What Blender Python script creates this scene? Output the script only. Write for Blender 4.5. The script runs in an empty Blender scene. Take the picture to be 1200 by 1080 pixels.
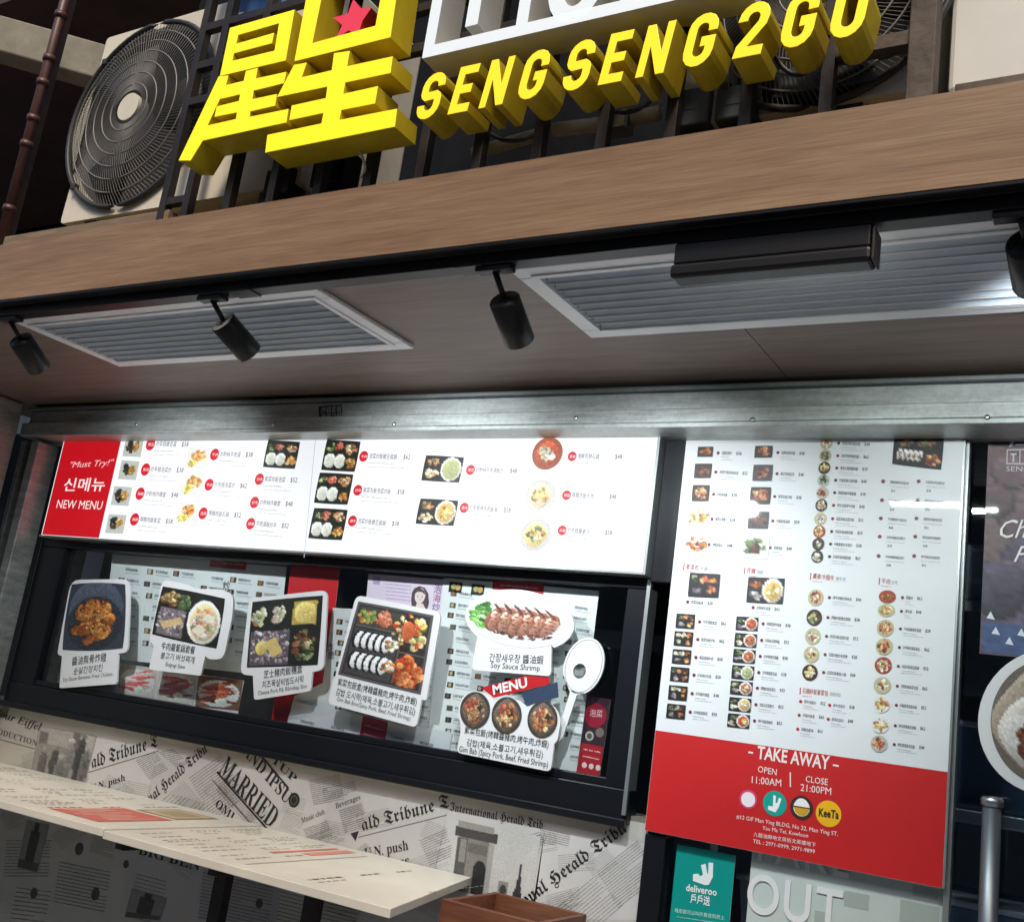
import bpy, math, random
import numpy as np
from mathutils import Vector, Matrix

# ------------------------------------------------------------------ camera, light, exposure
scene = bpy.context.scene
C = scene.collection
YAW, PITCH, ROLL, FPX = 0.5569315, 0.2251164, 0.1429402, 1265.427
CAM = np.array([0.0, -2.3, 1.6])          # metres; shop front wall is the plane y = 0, x runs right, eye height 1.6 m
def cam_axes():
    cy, sy, cp, sp = math.cos(YAW), math.sin(YAW), math.cos(PITCH), math.sin(PITCH)
    f = np.array([-sy*cp, cy*cp, sp]); r = np.array([cy, sy, 0.0]); u = np.cross(r, f)
    cr, sr = math.cos(ROLL), math.sin(ROLL)
    return r*cr + u*sr, -r*sr + u*cr, f
R_, U_, F_ = cam_axes()
cd = bpy.data.cameras.new('camera'); cam = bpy.data.objects.new('camera', cd); C.objects.link(cam)
cam.matrix_world = Matrix(((R_[0], U_[0], -F_[0], CAM[0]), (R_[1], U_[1], -F_[1], CAM[1]), (R_[2], U_[2], -F_[2], CAM[2]), (0, 0, 0, 1)))
cd.sensor_fit = 'HORIZONTAL'; cd.sensor_width = 36.0; cd.lens = 36.0*FPX/1200.0
cd.clip_start = 0.05; cd.clip_end = 500.0
scene.camera = cam

SUN_EL, SUN_AZ = math.radians(52), math.radians(158)   # azimuth from +Y, clockwise
w = bpy.data.worlds.new('World'); scene.world = w; w.use_nodes = True
wn = w.node_tree.nodes; wl = w.node_tree.links
sky = wn.new('ShaderNodeTexSky'); sky.sky_type = 'NISHITA'; sky.sun_disc = False
sky.sun_elevation = SUN_EL; sky.sun_rotation = SUN_AZ; sky.air_density = 1.0; sky.dust_density = 3.0
wl.new(sky.outputs[0], wn['Background'].inputs[0]); wn['Background'].inputs[1].default_value = 0.15
sd = bpy.data.lights.new('sun', 'SUN'); sd.energy = 2.1; sd.angle = math.radians(14); sd.color = (1.0, 0.85, 0.66)
so = bpy.data.objects.new('sun', sd); C.objects.link(so)
sdir = Vector((math.sin(SUN_AZ)*math.cos(SUN_EL), math.cos(SUN_AZ)*math.cos(SUN_EL), math.sin(SUN_EL)))
so.rotation_euler = (-sdir).to_track_quat('-Z', 'Y').to_euler(); so.location = (3, -8, 9)
vs = scene.view_settings
vs.view_transform = 'Standard'; vs.look = 'None'; vs.gamma = 1.0; vs.use_curve_mapping = False; vs.exposure = 0.2
scene.cycles.max_bounces = 7; scene.cycles.transparent_max_bounces = 12; scene.cycles.sample_clamp_indirect = 6.0; scene.cycles.caustics_reflective = False; scene.cycles.caustics_refractive = False

# ------------------------------------------------------------------ pixel -> point on a known plane of the place
def ray(px, py):
    a, b = (px-600)/FPX, (py-540)/FPX
    return R_*a - U_*b + F_
def onY(px, py, y=0.0):
    d = ray(px, py); t = (y-CAM[1])/d[1]; return CAM + d*t
def onZ(px, py, z):
    d = ray(px, py); t = (z-CAM[2])/d[2]; return CAM + d*t
def XZ(px, py, y=0.0):
    p = onY(px, py, y); return np.array([p[0], p[2]])

# ------------------------------------------------------------------ materials
MATS = {}
def lin(c):
    c = np.asarray(c, float)/255.0
    return np.where(c <= 0.04045, c/12.92, ((c+0.055)/1.055)**2.4)
def mat(name, base=(0.5, 0.5, 0.5), rough=0.5, metal=0.0, coat=0.0, bump=0.0, bscale=60.0, var=0.0, vscale=4.0, stretch=(1, 1, 1), emit=None, estr=0.0, spec=0.5, rvar=0.0):
    m = bpy.data.materials.new(name); m.use_nodes = True; nt = m.node_tree; n = nt.nodes; l = nt.links
    b = n['Principled BSDF']; b.inputs['Base Color'].default_value = (*base, 1); b.inputs['Roughness'].default_value = rough
    b.inputs['Metallic'].default_value = metal; b.inputs['Coat Weight'].default_value = coat; b.inputs['Coat Roughness'].default_value = 0.12
    b.inputs['Specular IOR Level'].default_value = spec
    if emit is not None:
        b.inputs['Emission Color'].default_value = (*emit, 1); b.inputs['Emission Strength'].default_value = estr
    if var > 0 or bump > 0 or rvar > 0:
        tc = n.new('ShaderNodeTexCoord'); mp = n.new('ShaderNodeMapping'); mp.inputs['Scale'].default_value = stretch
        l.new(tc.outputs['Object'], mp.inputs['Vector'])
    if var > 0 or rvar > 0:
        nz = n.new('ShaderNodeTexNoise'); nz.inputs['Scale'].default_value = vscale; nz.inputs['Detail'].default_value = 6; nz.inputs['Roughness'].default_value = 0.65
        l.new(mp.outputs[0], nz.inputs['Vector'])
        if var > 0:
            cr = n.new('ShaderNodeValToRGB'); e = cr.color_ramp.elements
            e[0].position = 0.3; e[1].position = 0.7
            e[0].color = (*[max(0, c*(1-var)) for c in base], 1); e[1].color = (*[min(1, c*(1+var)) for c in base], 1)
            l.new(nz.outputs[0], cr.inputs[0]); l.new(cr.outputs[0], b.inputs['Base Color'])
        if rvar > 0:
            mr = n.new('ShaderNodeMapRange'); mr.inputs[3].default_value = max(0.02, rough-rvar); mr.inputs[4].default_value = min(1, rough+rvar)
            l.new(nz.outputs[0], mr.inputs[0]); l.new(mr.outputs[0], b.inputs['Roughness'])
    if bump > 0:
        n2 = n.new('ShaderNodeTexNoise'); n2.inputs['Scale'].default_value = bscale; n2.inputs['Detail'].default_value = 4
        l.new(mp.outputs[0], n2.inputs['Vector'])
        bp = n.new('ShaderNodeBump'); bp.inputs['Strength'].default_value = bump; bp.inputs['Distance'].default_value = 0.004
        l.new(n2.outputs[0], bp.inputs['Height']); l.new(bp.outputs[0], b.inputs['Normal'])
    MATS[name] = m; return m

def wood(name, dark, mid, light, scale=1.0, rough=0.5):
    m = bpy.data.materials.new(name); m.use_nodes = True; nt = m.node_tree; n = nt.nodes; l = nt.links
    b = n['Principled BSDF']; b.inputs['Roughness'].default_value = rough
    tc = n.new('ShaderNodeTexCoord')
    mp = n.new('ShaderNodeMapping'); mp.inputs['Scale'].default_value = (1.1*scale, 16*scale, 16*scale); l.new(tc.outputs['Object'], mp.inputs['Vector'])
    nz = n.new('ShaderNodeTexNoise'); nz.inputs['Scale'].default_value = 2.2; nz.inputs['Detail'].default_value = 7; nz.inputs['Roughness'].default_value = 0.62; nz.inputs['Distortion'].default_value = 0.6
    l.new(mp.outputs[0], nz.inputs['Vector'])
    mp2 = n.new('ShaderNodeMapping'); mp2.inputs['Scale'].default_value = (5*scale, 150*scale, 150*scale); l.new(tc.outputs['Object'], mp2.inputs['Vector'])
    n2 = n.new('ShaderNodeTexNoise'); n2.inputs['Scale'].default_value = 2.0; n2.inputs['Detail'].default_value = 3; l.new(mp2.outputs[0], n2.inputs['Vector'])
    cr = n.new('ShaderNodeValToRGB'); e = cr.color_ramp.elements
    e[0].position = 0.28; e[0].color = (*dark, 1); e[1].position = 0.72; e[1].color = (*light, 1)
    k = e.new(0.5); k.color = (*mid, 1)
    l.new(nz.outputs[0], cr.inputs[0])
    mx = n.new('ShaderNodeMix'); mx.data_type = 'RGBA'; mx.blend_type = 'MULTIPLY'; mx.inputs[0].default_value = 0.45
    c2 = n.new('ShaderNodeValToRGB'); c2.color_ramp.elements[0].position = 0.35; c2.color_ramp.elements[0].color = (0.55, 0.5, 0.45, 1); c2.color_ramp.elements[1].position = 0.6
    l.new(n2.outputs[0], c2.inputs[0]); l.new(cr.outputs[0], mx.inputs[6]); l.new(c2.outputs[0], mx.inputs[7]); l.new(mx.outputs[2], b.inputs['Base Color'])
    bp = n.new('ShaderNodeBump'); bp.inputs['Strength'].default_value = 0.12; bp.inputs['Distance'].default_value = 0.002
    l.new(n2.outputs[0], bp.inputs['Height']); l.new(bp.outputs[0], b.inputs['Normal'])
    MATS[name] = m; return m

def galvanised(name, base, streak=1.0):
    m = bpy.data.materials.new(name); m.use_nodes = True; nt = m.node_tree; n = nt.nodes; l = nt.links
    b = n['Principled BSDF']; b.inputs['Metallic'].default_value = 0.55
    tc = n.new('ShaderNodeTexCoord')
    v = n.new('ShaderNodeTexVoronoi'); v.inputs['Scale'].default_value = 120; v.inputs['Randomness'].default_value = 1; l.new(tc.outputs['Object'], v.inputs['Vector'])
    sp = n.new('ShaderNodeSeparateColor'); l.new(v.outputs['Color'], sp.inputs[0])
    mp = n.new('ShaderNodeMapping'); mp.inputs['Scale'].default_value = (1.5, 3, 14); l.new(tc.outputs['Object'], mp.inputs['Vector'])
    nz = n.new('ShaderNodeTexNoise'); nz.inputs['Scale'].default_value = 3; nz.inputs['Detail'].default_value = 8; nz.inputs['Roughness'].default_value = 0.7; l.new(mp.outputs[0], nz.inputs['Vector'])
    ad = n.new('ShaderNodeMath'); ad.operation = 'MULTIPLY_ADD'; ad.inputs[1].default_value = 0.10; l.new(sp.outputs[0], ad.inputs[0]); l.new(nz.outputs[0], ad.inputs[2])
    cr = n.new('ShaderNodeValToRGB'); e = cr.color_ramp.elements; e[0].position = 0.32; e[1].position = 0.85
    e[0].color = (*[c*0.55 for c in base], 1); e[1].color = (*[min(1, c*1.3) for c in base], 1)
    l.new(ad.outputs[0], cr.inputs[0]); l.new(cr.outputs[0], b.inputs['Base Color'])
    mr = n.new('ShaderNodeMapRange'); mr.inputs[3].default_value = 0.30; mr.inputs[4].default_value = 0.62; l.new(ad.outputs[0], mr.inputs[0]); l.new(mr.outputs[0], b.inputs['Roughness'])
    MATS[name] = m; return m

def print_mat(name, emis=0.0, rough=0.45, coat=0.0, wear=0.06):
    m = bpy.data.materials.new(name); m.use_nodes = True; nt = m.node_tree; n = nt.nodes; l = nt.links
    b = n['Principled BSDF']; b.inputs['Roughness'].default_value = rough; b.inputs['Coat Weight'].default_value = coat; b.inputs['Coat Roughness'].default_value = 0.035
    at = n.new('ShaderNodeVertexColor'); at.layer_name = 'Col'
    tc = n.new('ShaderNodeTexCoord'); nz = n.new('ShaderNodeTexNoise'); nz.inputs['Scale'].default_value = 9; nz.inputs['Detail'].default_value = 6; l.new(tc.outputs['Object'], nz.inputs['Vector'])
    mr = n.new('ShaderNodeMapRange'); mr.inputs[1].default_value = 0.3; mr.inputs[2].default_value = 0.7; mr.inputs[3].default_value = 1-wear; mr.inputs[4].default_value = 1.0; l.new(nz.outputs[0], mr.inputs[0])
    mx = n.new('ShaderNodeMix'); mx.data_type = 'RGBA'; mx.blend_type = 'MULTIPLY'; mx.inputs[0].default_value = 1
    l.new(at.outputs[0], mx.inputs[6]); l.new(mr.outputs[0], mx.inputs[7]); l.new(mx.outputs[2], b.inputs['Base Color'])
    if emis > 0:
        mr.inputs[3].default_value = 0.22; mr.inputs[4].default_value = 0.25      # translucent face: passes the lamp light, reflects little
        l.new(at.outputs[0], b.inputs['Emission Color']); b.inputs['Emission Strength'].default_value = emis
    MATS[name] = m; return m

def glass_mat(name, tint=(0.93, 0.97, 0.96), gl=1.0):
    m = bpy.data.materials.new(name); m.use_nodes = True; nt = m.node_tree; n = nt.nodes; l = nt.links
    n.remove(n['Principled BSDF'])
    tr = n.new('ShaderNodeBsdfTransparent'); tr.inputs[0].default_value = (*tint, 1)
    gs = n.new('ShaderNodeBsdfGlossy'); gs.inputs['Roughness'].default_value = 0.02
    fr = n.new('ShaderNodeFresnel'); ge = n.new('ShaderNodeNewGeometry'); mi = n.new('ShaderNodeMapRange'); mi.inputs[3].default_value = 1.5; mi.inputs[4].default_value = 1/1.5   # same reflectance from both faces of the pane
    l.new(ge.outputs['Backfacing'], mi.inputs[0]); l.new(mi.outputs[0], fr.inputs[0])
    mm = n.new('ShaderNodeMath'); mm.operation = 'MULTIPLY'; mm.inputs[1].default_value = gl; l.new(fr.outputs[0], mm.inputs[0])
    mx = n.new('ShaderNodeMixShader'); l.new(mm.outputs[0], mx.inputs[0]); l.new(tr.outputs[0], mx.inputs[1]); l.new(gs.outputs[0], mx.inputs[2])
    l.new(mx.outputs[0], n['Material Output'].inputs[0])
    MATS[name] = m; return m

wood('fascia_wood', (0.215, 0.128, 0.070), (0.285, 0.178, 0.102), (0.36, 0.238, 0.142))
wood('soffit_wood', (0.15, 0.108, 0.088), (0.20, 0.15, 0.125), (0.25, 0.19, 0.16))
wood('box_wood', (0.09, 0.03, 0.015), (0.14, 0.05, 0.025), (0.19, 0.075, 0.035), 2.0)
wood('bearer_wood', (0.16, 0.11, 0.06), (0.25, 0.18, 0.11), (0.34, 0.26, 0.17), 2.0)
galvanised('galvanised', (0.46, 0.50, 0.48)); galvanised('galvanised_dark', (0.25, 0.27, 0.27))
mat('black_frame', (0.008, 0.009, 0.012), 0.34, 0.0, bump=0.02, rvar=0.08, vscale=6, spec=0.3)
mat('black_plastic', (0.009, 0.009, 0.010), 0.40, rvar=0.06, spec=0.35)
mat('black_steel', (0.022, 0.018, 0.017), 0.55, 0.2, var=0.5, vscale=12, bump=0.2)
mat('rusty_steel', (0.085, 0.066, 0.052), 0.65, 0.3, var=0.55, vscale=14, bump=0.3)
mat('white_vent', (0.84, 0.86, 0.88), 0.42, var=0.06, vscale=5)
mat('vent_dark', (0.05, 0.06, 0.07), 0.7); mat('vent_filter', (0.05, 0.06, 0.07), 0.8, var=0.1, vscale=30)
mat('ac_casing', (0.74, 0.70, 0.58), 0.5, var=0.14, vscale=3, bump=0.03)
mat('ac_white', (0.74, 0.74, 0.70), 0.5, var=0.10, vscale=2.2)
mat('guard_dark', (0.035, 0.034, 0.034), 0.5)
mat('guard_wire', (0.20, 0.20, 0.195), 0.45, 0.1)
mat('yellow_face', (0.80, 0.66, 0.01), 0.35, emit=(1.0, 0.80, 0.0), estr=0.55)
mat('yellow_side', (0.62, 0.47, 0.02), 0.42, coat=0.2, var=0.22, vscale=9, stretch=(1, 1, .35), rvar=.12)
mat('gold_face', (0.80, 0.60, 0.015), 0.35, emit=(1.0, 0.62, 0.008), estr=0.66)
mat('gold_side', (0.60, 0.45, 0.025), 0.42, coat=0.2, var=0.25, vscale=11, stretch=(1, 1, .35), rvar=.12)
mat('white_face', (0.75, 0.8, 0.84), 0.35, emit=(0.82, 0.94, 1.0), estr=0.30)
mat('white_side', (0.55, 0.55, 0.52), 0.45, var=0.12, vscale=4)
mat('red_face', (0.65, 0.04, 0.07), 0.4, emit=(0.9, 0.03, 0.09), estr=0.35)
mat('red_side', (0.42, 0.03, 0.05), 0.4)
mat('pvc_white', (0.78, 0.79, 0.79), 0.38, var=0.03)
mat('counter', (0.60, 0.58, 0.51), 0.45, var=0.10, vscale=3.5, rvar=0.1)
mat('counter_edge', (0.58, 0.56, 0.50), 0.5, var=0.12, vscale=9)
mat('concrete', (0.24, 0.225, 0.18), 0.85, var=0.3, vscale=7, bump=0.3)
mat('dark_wall', (0.010, 0.011, 0.014), 0.9, var=0.5, vscale=3, bump=0.2, spec=0.08)
mat('dark_brown', (0.05, 0.028, 0.022), 0.6, var=0.4, vscale=5)
mat('pipe_red', (0.085, 0.032, 0.026), 0.45, var=0.4, vscale=9, bump=0.1)
mat('interior', (0.30, 0.34, 0.40), 0.7, var=0.35, vscale=1.6)
mat('interior_floor', (0.06, 0.06, 0.06), 0.5)
mat('handle_steel', (0.22, 0.25, 0.28), 0.42, 0.8, rvar=0.15, vscale=9); mat('steel', (0.42, 0.45, 0.48), 0.34, 0.95, rvar=0.12, vscale=5)
mat('chrome', (0.7, 0.72, 0.74), 0.1, 1.0)
mat('alu', (0.40, 0.43, 0.43), 0.38, 0.7, var=0.15, vscale=4)
mat('blue_bin', (0.12, 0.20, 0.34), 0.45)
mat('white_plastic', (0.6, 0.66, 0.72), 0.4)
mat('red_plastic', (0.4, 0.03, 0.03), 0.4)
mat('cream_pipe', (0.55, 0.5, 0.38), 0.6, var=0.25, vscale=10)
mat('cable', (0.02, 0.02, 0.02), 0.5)
mat('cable_white', (0.6, 0.58, 0.52), 0.5)
mat('box_grey', (0.06, 0.075, 0.09), 0.5)
mat('asphalt', (0.055, 0.054, 0.052), 0.9, var=0.3, vscale=20, bump=0.4)
mat('paving', (0.17, 0.185, 0.21), 0.8, var=0.25, vscale=6, bump=0.3)
mat('wall_tile', (0.22, 0.21, 0.20), 0.7, var=0.3, vscale=2)
mat('dark_pane', (0.02, 0.025, 0.03), 0.15)
mat('tissue', (0.75, 0.72, 0.68), 0.8)
mat('screw', (0.6, 0.6, 0.58), 0.3, 0.9)
mat('lens_glow', (0.9, 0.9, 0.85), 0.3, emit=(1, 0.95, 0.85), estr=4)
mat('lamp_cap', (0.86, 0.79, 0.64), 0.4); mat('vent_blade', (0.62, 0.70, 0.78), 0.42, 0.0, var=0.06, vscale=5)
mat('film_block', (0.36, 0.42, 0.39), 0.6); mat('frosted_film', (0.52, 0.60, 0.57), 0.6, var=0.08, vscale=3)
print_mat('print', 0.0, 0.42, 0.25); print_mat('print_paper', 0.0, 0.7, 0.0, 0.14); print_mat('print_gloss', 0.0, 0.5, 0.45)
print_mat('print_backlit', 0.80, 0.55, 0.0, 0.02)
print_mat('wallpaper', 0.0, 0.6, 0.05, 0.12)
glass_mat('glass', (0.985, 0.995, 0.992)); glass_mat('glass_tint', (0.88, 0.93, 0.95), 1.0)

# ------------------------------------------------------------------ mesh and object helpers
LOC = {}
class MB:
    def __init__(s): s.v = []; s.f = []; s.sm = []
    def add(s, vs, fs, smooth=False):
        o = len(s.v); s.v += [tuple(map(float, p)) for p in vs]; s.f += [[o+i for i in f] for f in fs]; s.sm += [smooth]*len(fs); return s
    def box(s, a, b, M=None):
        (x0, y0, z0), (x1, y1, z1) = a, b
        x0, x1 = min(x0, x1), max(x0, x1); y0, y1 = min(y0, y1), max(y0, y1); z0, z1 = min(z0, z1), max(z0, z1)
        vs = [(x0, y0, z0), (x1, y0, z0), (x1, y1, z0), (x0, y1, z0), (x0, y0, z1), (x1, y0, z1), (x1, y1, z1), (x0, y1, z1)]
        if M is not None: vs = [M @ Vector(v) for v in vs]
        return s.add(vs, [(0, 3, 2, 1), (4, 5, 6, 7), (0, 1, 5, 4), (1, 2, 6, 5), (2, 3, 7, 6), (3, 0, 4, 7)])
    def tube(s, path, r, n=10, cap=True, closed=False):
        P = [Vector(p) for p in path]; m = len(P); rings = []
        rr = r if isinstance(r, (list, tuple)) else [r]*m
        ref = None
        for i in range(m):
            if closed: t = P[(i+1) % m]-P[i-1]
            else: t = P[min(i+1, m-1)]-P[max(i-1, 0)]
            t.normalize()
            if ref is None: ref = Vector((0, 0, 1)) if abs(t.z) < 0.9 else Vector((1, 0, 0))
            a = t.cross(ref).normalized(); b = t.cross(a).normalized(); ref = -b if False else ref
            rings.append([P[i]+a*rr[i]*math.cos(2*math.pi*k/n)+b*rr[i]*math.sin(2*math.pi*k/n) for k in range(n)])
        vs = [q for g in rings for q in g]; fs = []
        for i in range(m if closed else m-1):
            j = (i+1) % m
            for k in range(n): fs.append((i*n+k, i*n+(k+1) % n, j*n+(k+1) % n, j*n+k))
        o = len(s.v); s.add(vs, fs, True)
        if cap and not closed:
            s.f.append([o+k for k in range(n)][::-1]); s.f.append([o+(m-1)*n+k for k in range(n)]); s.sm += [False, False]
        return s
    def lathe(s, p0, axis, prof, n=24):
        ax = Vector(axis).normalized(); ref = Vector((0, 0, 1)) if abs(ax.z) < 0.9 else Vector((1, 0, 0))
        a = ax.cross(ref).normalized(); b = ax.cross(a).normalized(); p0 = Vector(p0); vs = []; fs = []
        for (t, r) in prof:
            for k in range(n): vs.append(p0+ax*t+(a*math.cos(2*math.pi*k/n)+b*math.sin(2*math.pi*k/n))*r)
        for i in range(len(prof)-1):
            for k in range(n): fs.append((i*n+k, i*n+(k+1) % n, (i+1)*n+(k+1) % n, (i+1)*n+k))
        return s.add(vs, fs, True)
    def prism(s, poly, y0, y1):      # closed outline in (x, z), from y0 (front) to y1
        n = len(poly); vs = [(x, y0, z) for x, z in poly]+[(x, y1, z) for x, z in poly]
        fs = [list(range(n)), list(range(2*n-1, n-1, -1))]+[(i, n+i, n+(i+1) % n, (i+1) % n) for i in range(n)]
        return s.add(vs, fs)

def rootloc(p): return LOC.get(p.name, Vector((0, 0, 0)))
def link(o, parent=None, loc=None):
    C.objects.link(o)
    if parent is not None:
        o.parent = parent; LOC[o.name] = rootloc(parent)
    return o
def obj(name, mb, m, parent=None, bevel=0.0, mats=None, kind=None, center=True):
    off = rootloc(parent) if parent is not None else Vector((0, 0, 0))
    V = np.array(mb.v, float)
    if parent is None and center:
        lo, hi = V.min(0), V.max(0); off = Vector(((lo[0]+hi[0])/2, (lo[1]+hi[1])/2, lo[2]))
    V = V-np.array(off)
    me = bpy.data.meshes.new(name); me.from_pydata(V.tolist(), [], mb.f); me.polygons.foreach_set('use_smooth', mb.sm)
    me.update()
    me.materials.append(MATS[m])
    for x in (mats or []): me.materials.append(MATS[x])
    o = bpy.data.objects.new(name, me); link(o, parent)
    if parent is None: o.location = off; LOC[o.name] = Vector(off)
    if bevel > 0:
        bv = o.modifiers.new('bevel', 'BEVEL'); bv.width = bevel; bv.segments = 2; bv.limit_method = 'ANGLE'
    if kind: o['kind'] = kind
    return o
def tag(o, label, cat, group=None):
    o['label'] = label; o['category'] = cat
    if group: o['group'] = group
    return o
def thing(name, label, cat, loc, group=None):
    o = bpy.data.objects.new(name, None); C.objects.link(o); o.empty_display_size = 0.1
    o.location = Vector([float(q) for q in loc]); LOC[o.name] = Vector(o.location)
    return tag(o, label, cat, group)
def B(name, a, b, m, parent=None, bevel=0.0, **k): return obj(name, MB().box(a, b), m, parent, bevel, **k)

# ------------------------------------------------------------------ flat print: coloured polygons, text, pictures
FONT = None
TXT = {}
def glyph_mesh(s, bold=0.0, shear=0.0, spacing=1.0):
    key = (s, bold, shear, spacing)
    if key in TXT: return TXT[key]
    cu = bpy.data.curves.new('t', 'FONT'); cu.body = s; cu.offset = bold; cu.shear = shear; cu.resolution_u = 2 if len(s) > 1 else 8; cu.fill_mode = 'BOTH'; cu.space_character = spacing
    o = bpy.data.objects.new('t', cu); C.objects.link(o)
    me = o.to_mesh(); V = np.array([v.co[:2] for v in me.vertices]) if len(me.vertices) else np.zeros((0, 2)); F = [list(p.vertices) for p in me.polygons]
    o.to_mesh_clear(); bpy.data.objects.remove(o); bpy.data.curves.remove(cu)
    TXT[key] = (V, F); return TXT[key]

DISH = ['烤牛肉飯', '辣豬肉飯', '泡菜炒飯', '炸雞套餐', '紫菜包飯', '石鍋拌飯', '牛肉湯飯', '嫩豆腐鍋', '炒年糕', '蕎麥冷麵', '炒粉絲', '海鮮煎餅']
class Print:
    """collects flat coloured faces on a plane y = y0; px coordinates are turned to (x, z) on that plane"""
    def __init__(s, y0): s.y = y0; s.v = []; s.f = []; s.c = []; s.step = 0.00045
    def xz(s, p): return XZ(p[0], p[1], s.y)
    def raw(s, pts, faces, cols, layer):
        o = len(s.v); yy = s.y-layer*s.step
        s.v += [(float(p[0]), yy, float(p[1])) for p in pts]; s.f += [[o+i for i in f] for f in faces]
        cols = np.asarray(cols, float)
        s.c += [cols]*len(pts) if cols.ndim == 1 else list(cols)
    def poly(s, px, col, layer=0): s.raw([s.xz(p) for p in px], [list(range(len(px)))], col, layer)
    def polyw(s, pts, col, layer=0): s.raw(pts, [list(range(len(pts)))], col, layer)
    def disc(s, c, r, col, layer=1, n=16, squash=1.0):
        a = s.xz(c); b = s.xz((c[0]+r, c[1])); rr = np.linalg.norm(b-a)
        s.raw([(a[0]+rr*math.cos(t), a[1]+rr*squash*math.sin(t)) for t in np.linspace(0, 2*math.pi, n, endpoint=False)], [list(range(n))], col, layer)
    def frame(s, p0, p1, h):
        a, b = s.xz(p0), s.xz(p1); L = np.linalg.norm(b-a); e = (b-a)/L; n = np.array([-e[1], e[0]])
        d = np.array([p1[0]-p0[0], p1[1]-p0[1]], float); d /= np.linalg.norm(d)
        t = s.xz((p0[0]+d[1]*h, p0[1]-d[0]*h)); H = abs(np.dot(t-a, n)); return a, e, n, L, H
    def text(s, st, p0, p1, h, col, bold=0.0, shear=0.0, layer=2, fit=True):
        V, F = glyph_mesh(st, bold, shear)
        if len(V) == 0: return
        a, e, n, L, H = s.frame(p0, p1, h); x0, x1 = V[:, 0].min(), V[:, 0].max()
        sx = L/max(1e-6, x1-x0) if fit else H/0.72; sy = H/0.72*(0.80 if any(0x2E80 < ord(q) < 0x10000 for q in st) else 1.0)
        P = a+np.outer((V[:, 0]-x0)*sx, e)+np.outer(V[:, 1]*sy, n)
        s.raw(P, F, col, layer)
    def bar(s, p0, p1, h, col, layer=1):
        a, e, n, L, H = s.frame(p0, p1, h)
        s.raw([a, a+e*L, a+e*L+n*H, a+n*H], [[0, 1, 2, 3]], col, layer)
    def words(s, p0, p1, h, col, rng, layer=1, gap=0.25, wl=(1.5, 5), fill=0.55):
        a, e, n, L, H = s.frame(p0, p1, h); x = 0
        while x < L:
            wd = min(rng.uniform(*wl)*H, L-x); k = 0
            while k < wd:
                cw = rng.uniform(0.35, 0.6)*H; hh = H*rng.choice([0.62, 0.68, 0.72, 1.0])
                q = a+e*(x+k)
                s.raw([q, q+e*cw*0.72, q+e*cw*0.72+n*hh*fill, q+n*hh*fill], [[0, 1, 2, 3]], col, layer)
                k += cw
            x += wd+gap*2*H
    def hanzi(s, p0, p1, h, col, rng, layer=1, width=1.0):
        p0 = np.array(p0, float); p1 = np.array(p1, float); k = np.linalg.norm(p1-p0)/(h*1.02*width)
        if width < .85 and k < 2.6: st = rng.choice(['$38', '$48', '$52', '$58', '$62'])
        else:
            n = int(round(k)); st = ''
            while len(st) < n: st += rng.choice(DISH)
            st = st[:n]
        s.text(st, p0, p1, h*1.25, col, layer=layer)
    def para(s, p0, p1, p2, n, col, rng, h=2.2, layer=1):
        # lines parallel to p0->p1, marching towards p2
        p0, p1, p2 = map(lambda q: np.array(q, float), (p0, p1, p2))
        for i in range(n):
            o = (p2-p0)*i/max(1, n); e = 1.0 if i % 7 != 6 else rng.uniform(.4, .8)
            s.words(p0+o, p0+o+(p1-p0)*e, h, col, rng, layer)
    def image(s, px4, img, layer=1, k=0.0):
        # img: (h, w, 3) sRGB 0..255, row 0 on top; px4: TL TR BR BL pixels; k rounds the outline (0.5 = ellipse)
        h, wd, _ = img.shape; q = [s.xz(p) for p in px4]
        u, v = np.meshgrid(np.linspace(-1, 1, wd), np.linspace(-1, 1, h))
        uu = u*np.sqrt(1-k*v*v); vv = v*np.sqrt(1-k*u*u); U = (uu+1)/2; V = (vv+1)/2
        P = (q[0][None, None]*((1-U)*(1-V))[..., None]+q[1][None, None]*(U*(1-V))[..., None]+q[2][None, None]*(U*V)[..., None]+q[3][None, None]*((1-U)*V)[..., None])
        F = [[i*wd+j, (i+1)*wd+j, (i+1)*wd+j+1, i*wd+j+1] for i in range(h-1) for j in range(wd-1)]
        s.raw(P.reshape(-1, 2), F, img.reshape(-1, 3), layer)
    def build(s, name, m, parent=None):
        mb = MB(); mb.v = s.v; mb.f = s.f; mb.sm = [False]*len(s.f)
        o = obj(name, mb, m, parent)
        ca = o.data.color_attributes.new('Col', 'FLOAT_COLOR', 'POINT')
        cc = np.ones((len(s.v), 4)); cc[:, :3] = lin(np.clip(np.array(s.c), 0, 255)); ca.data.foreach_set('color', cc.ravel())
        return o
def rect4(c, wpx, hpx, sk=(0.0, 0.0)):      # pixel quad around c: width direction slope sk[0], height direction lean sk[1]
    cx, cy = c; ax, ay = wpx/2, wpx/2*sk[0]; bx, by = -hpx/2*sk[1], hpx/2
    return [(cx-ax-bx, cy-ay-by), (cx+ax-bx, cy+ay-by), (cx+ax+bx, cy+ay+by), (cx-ax+bx, cy-ay+by)]

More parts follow.
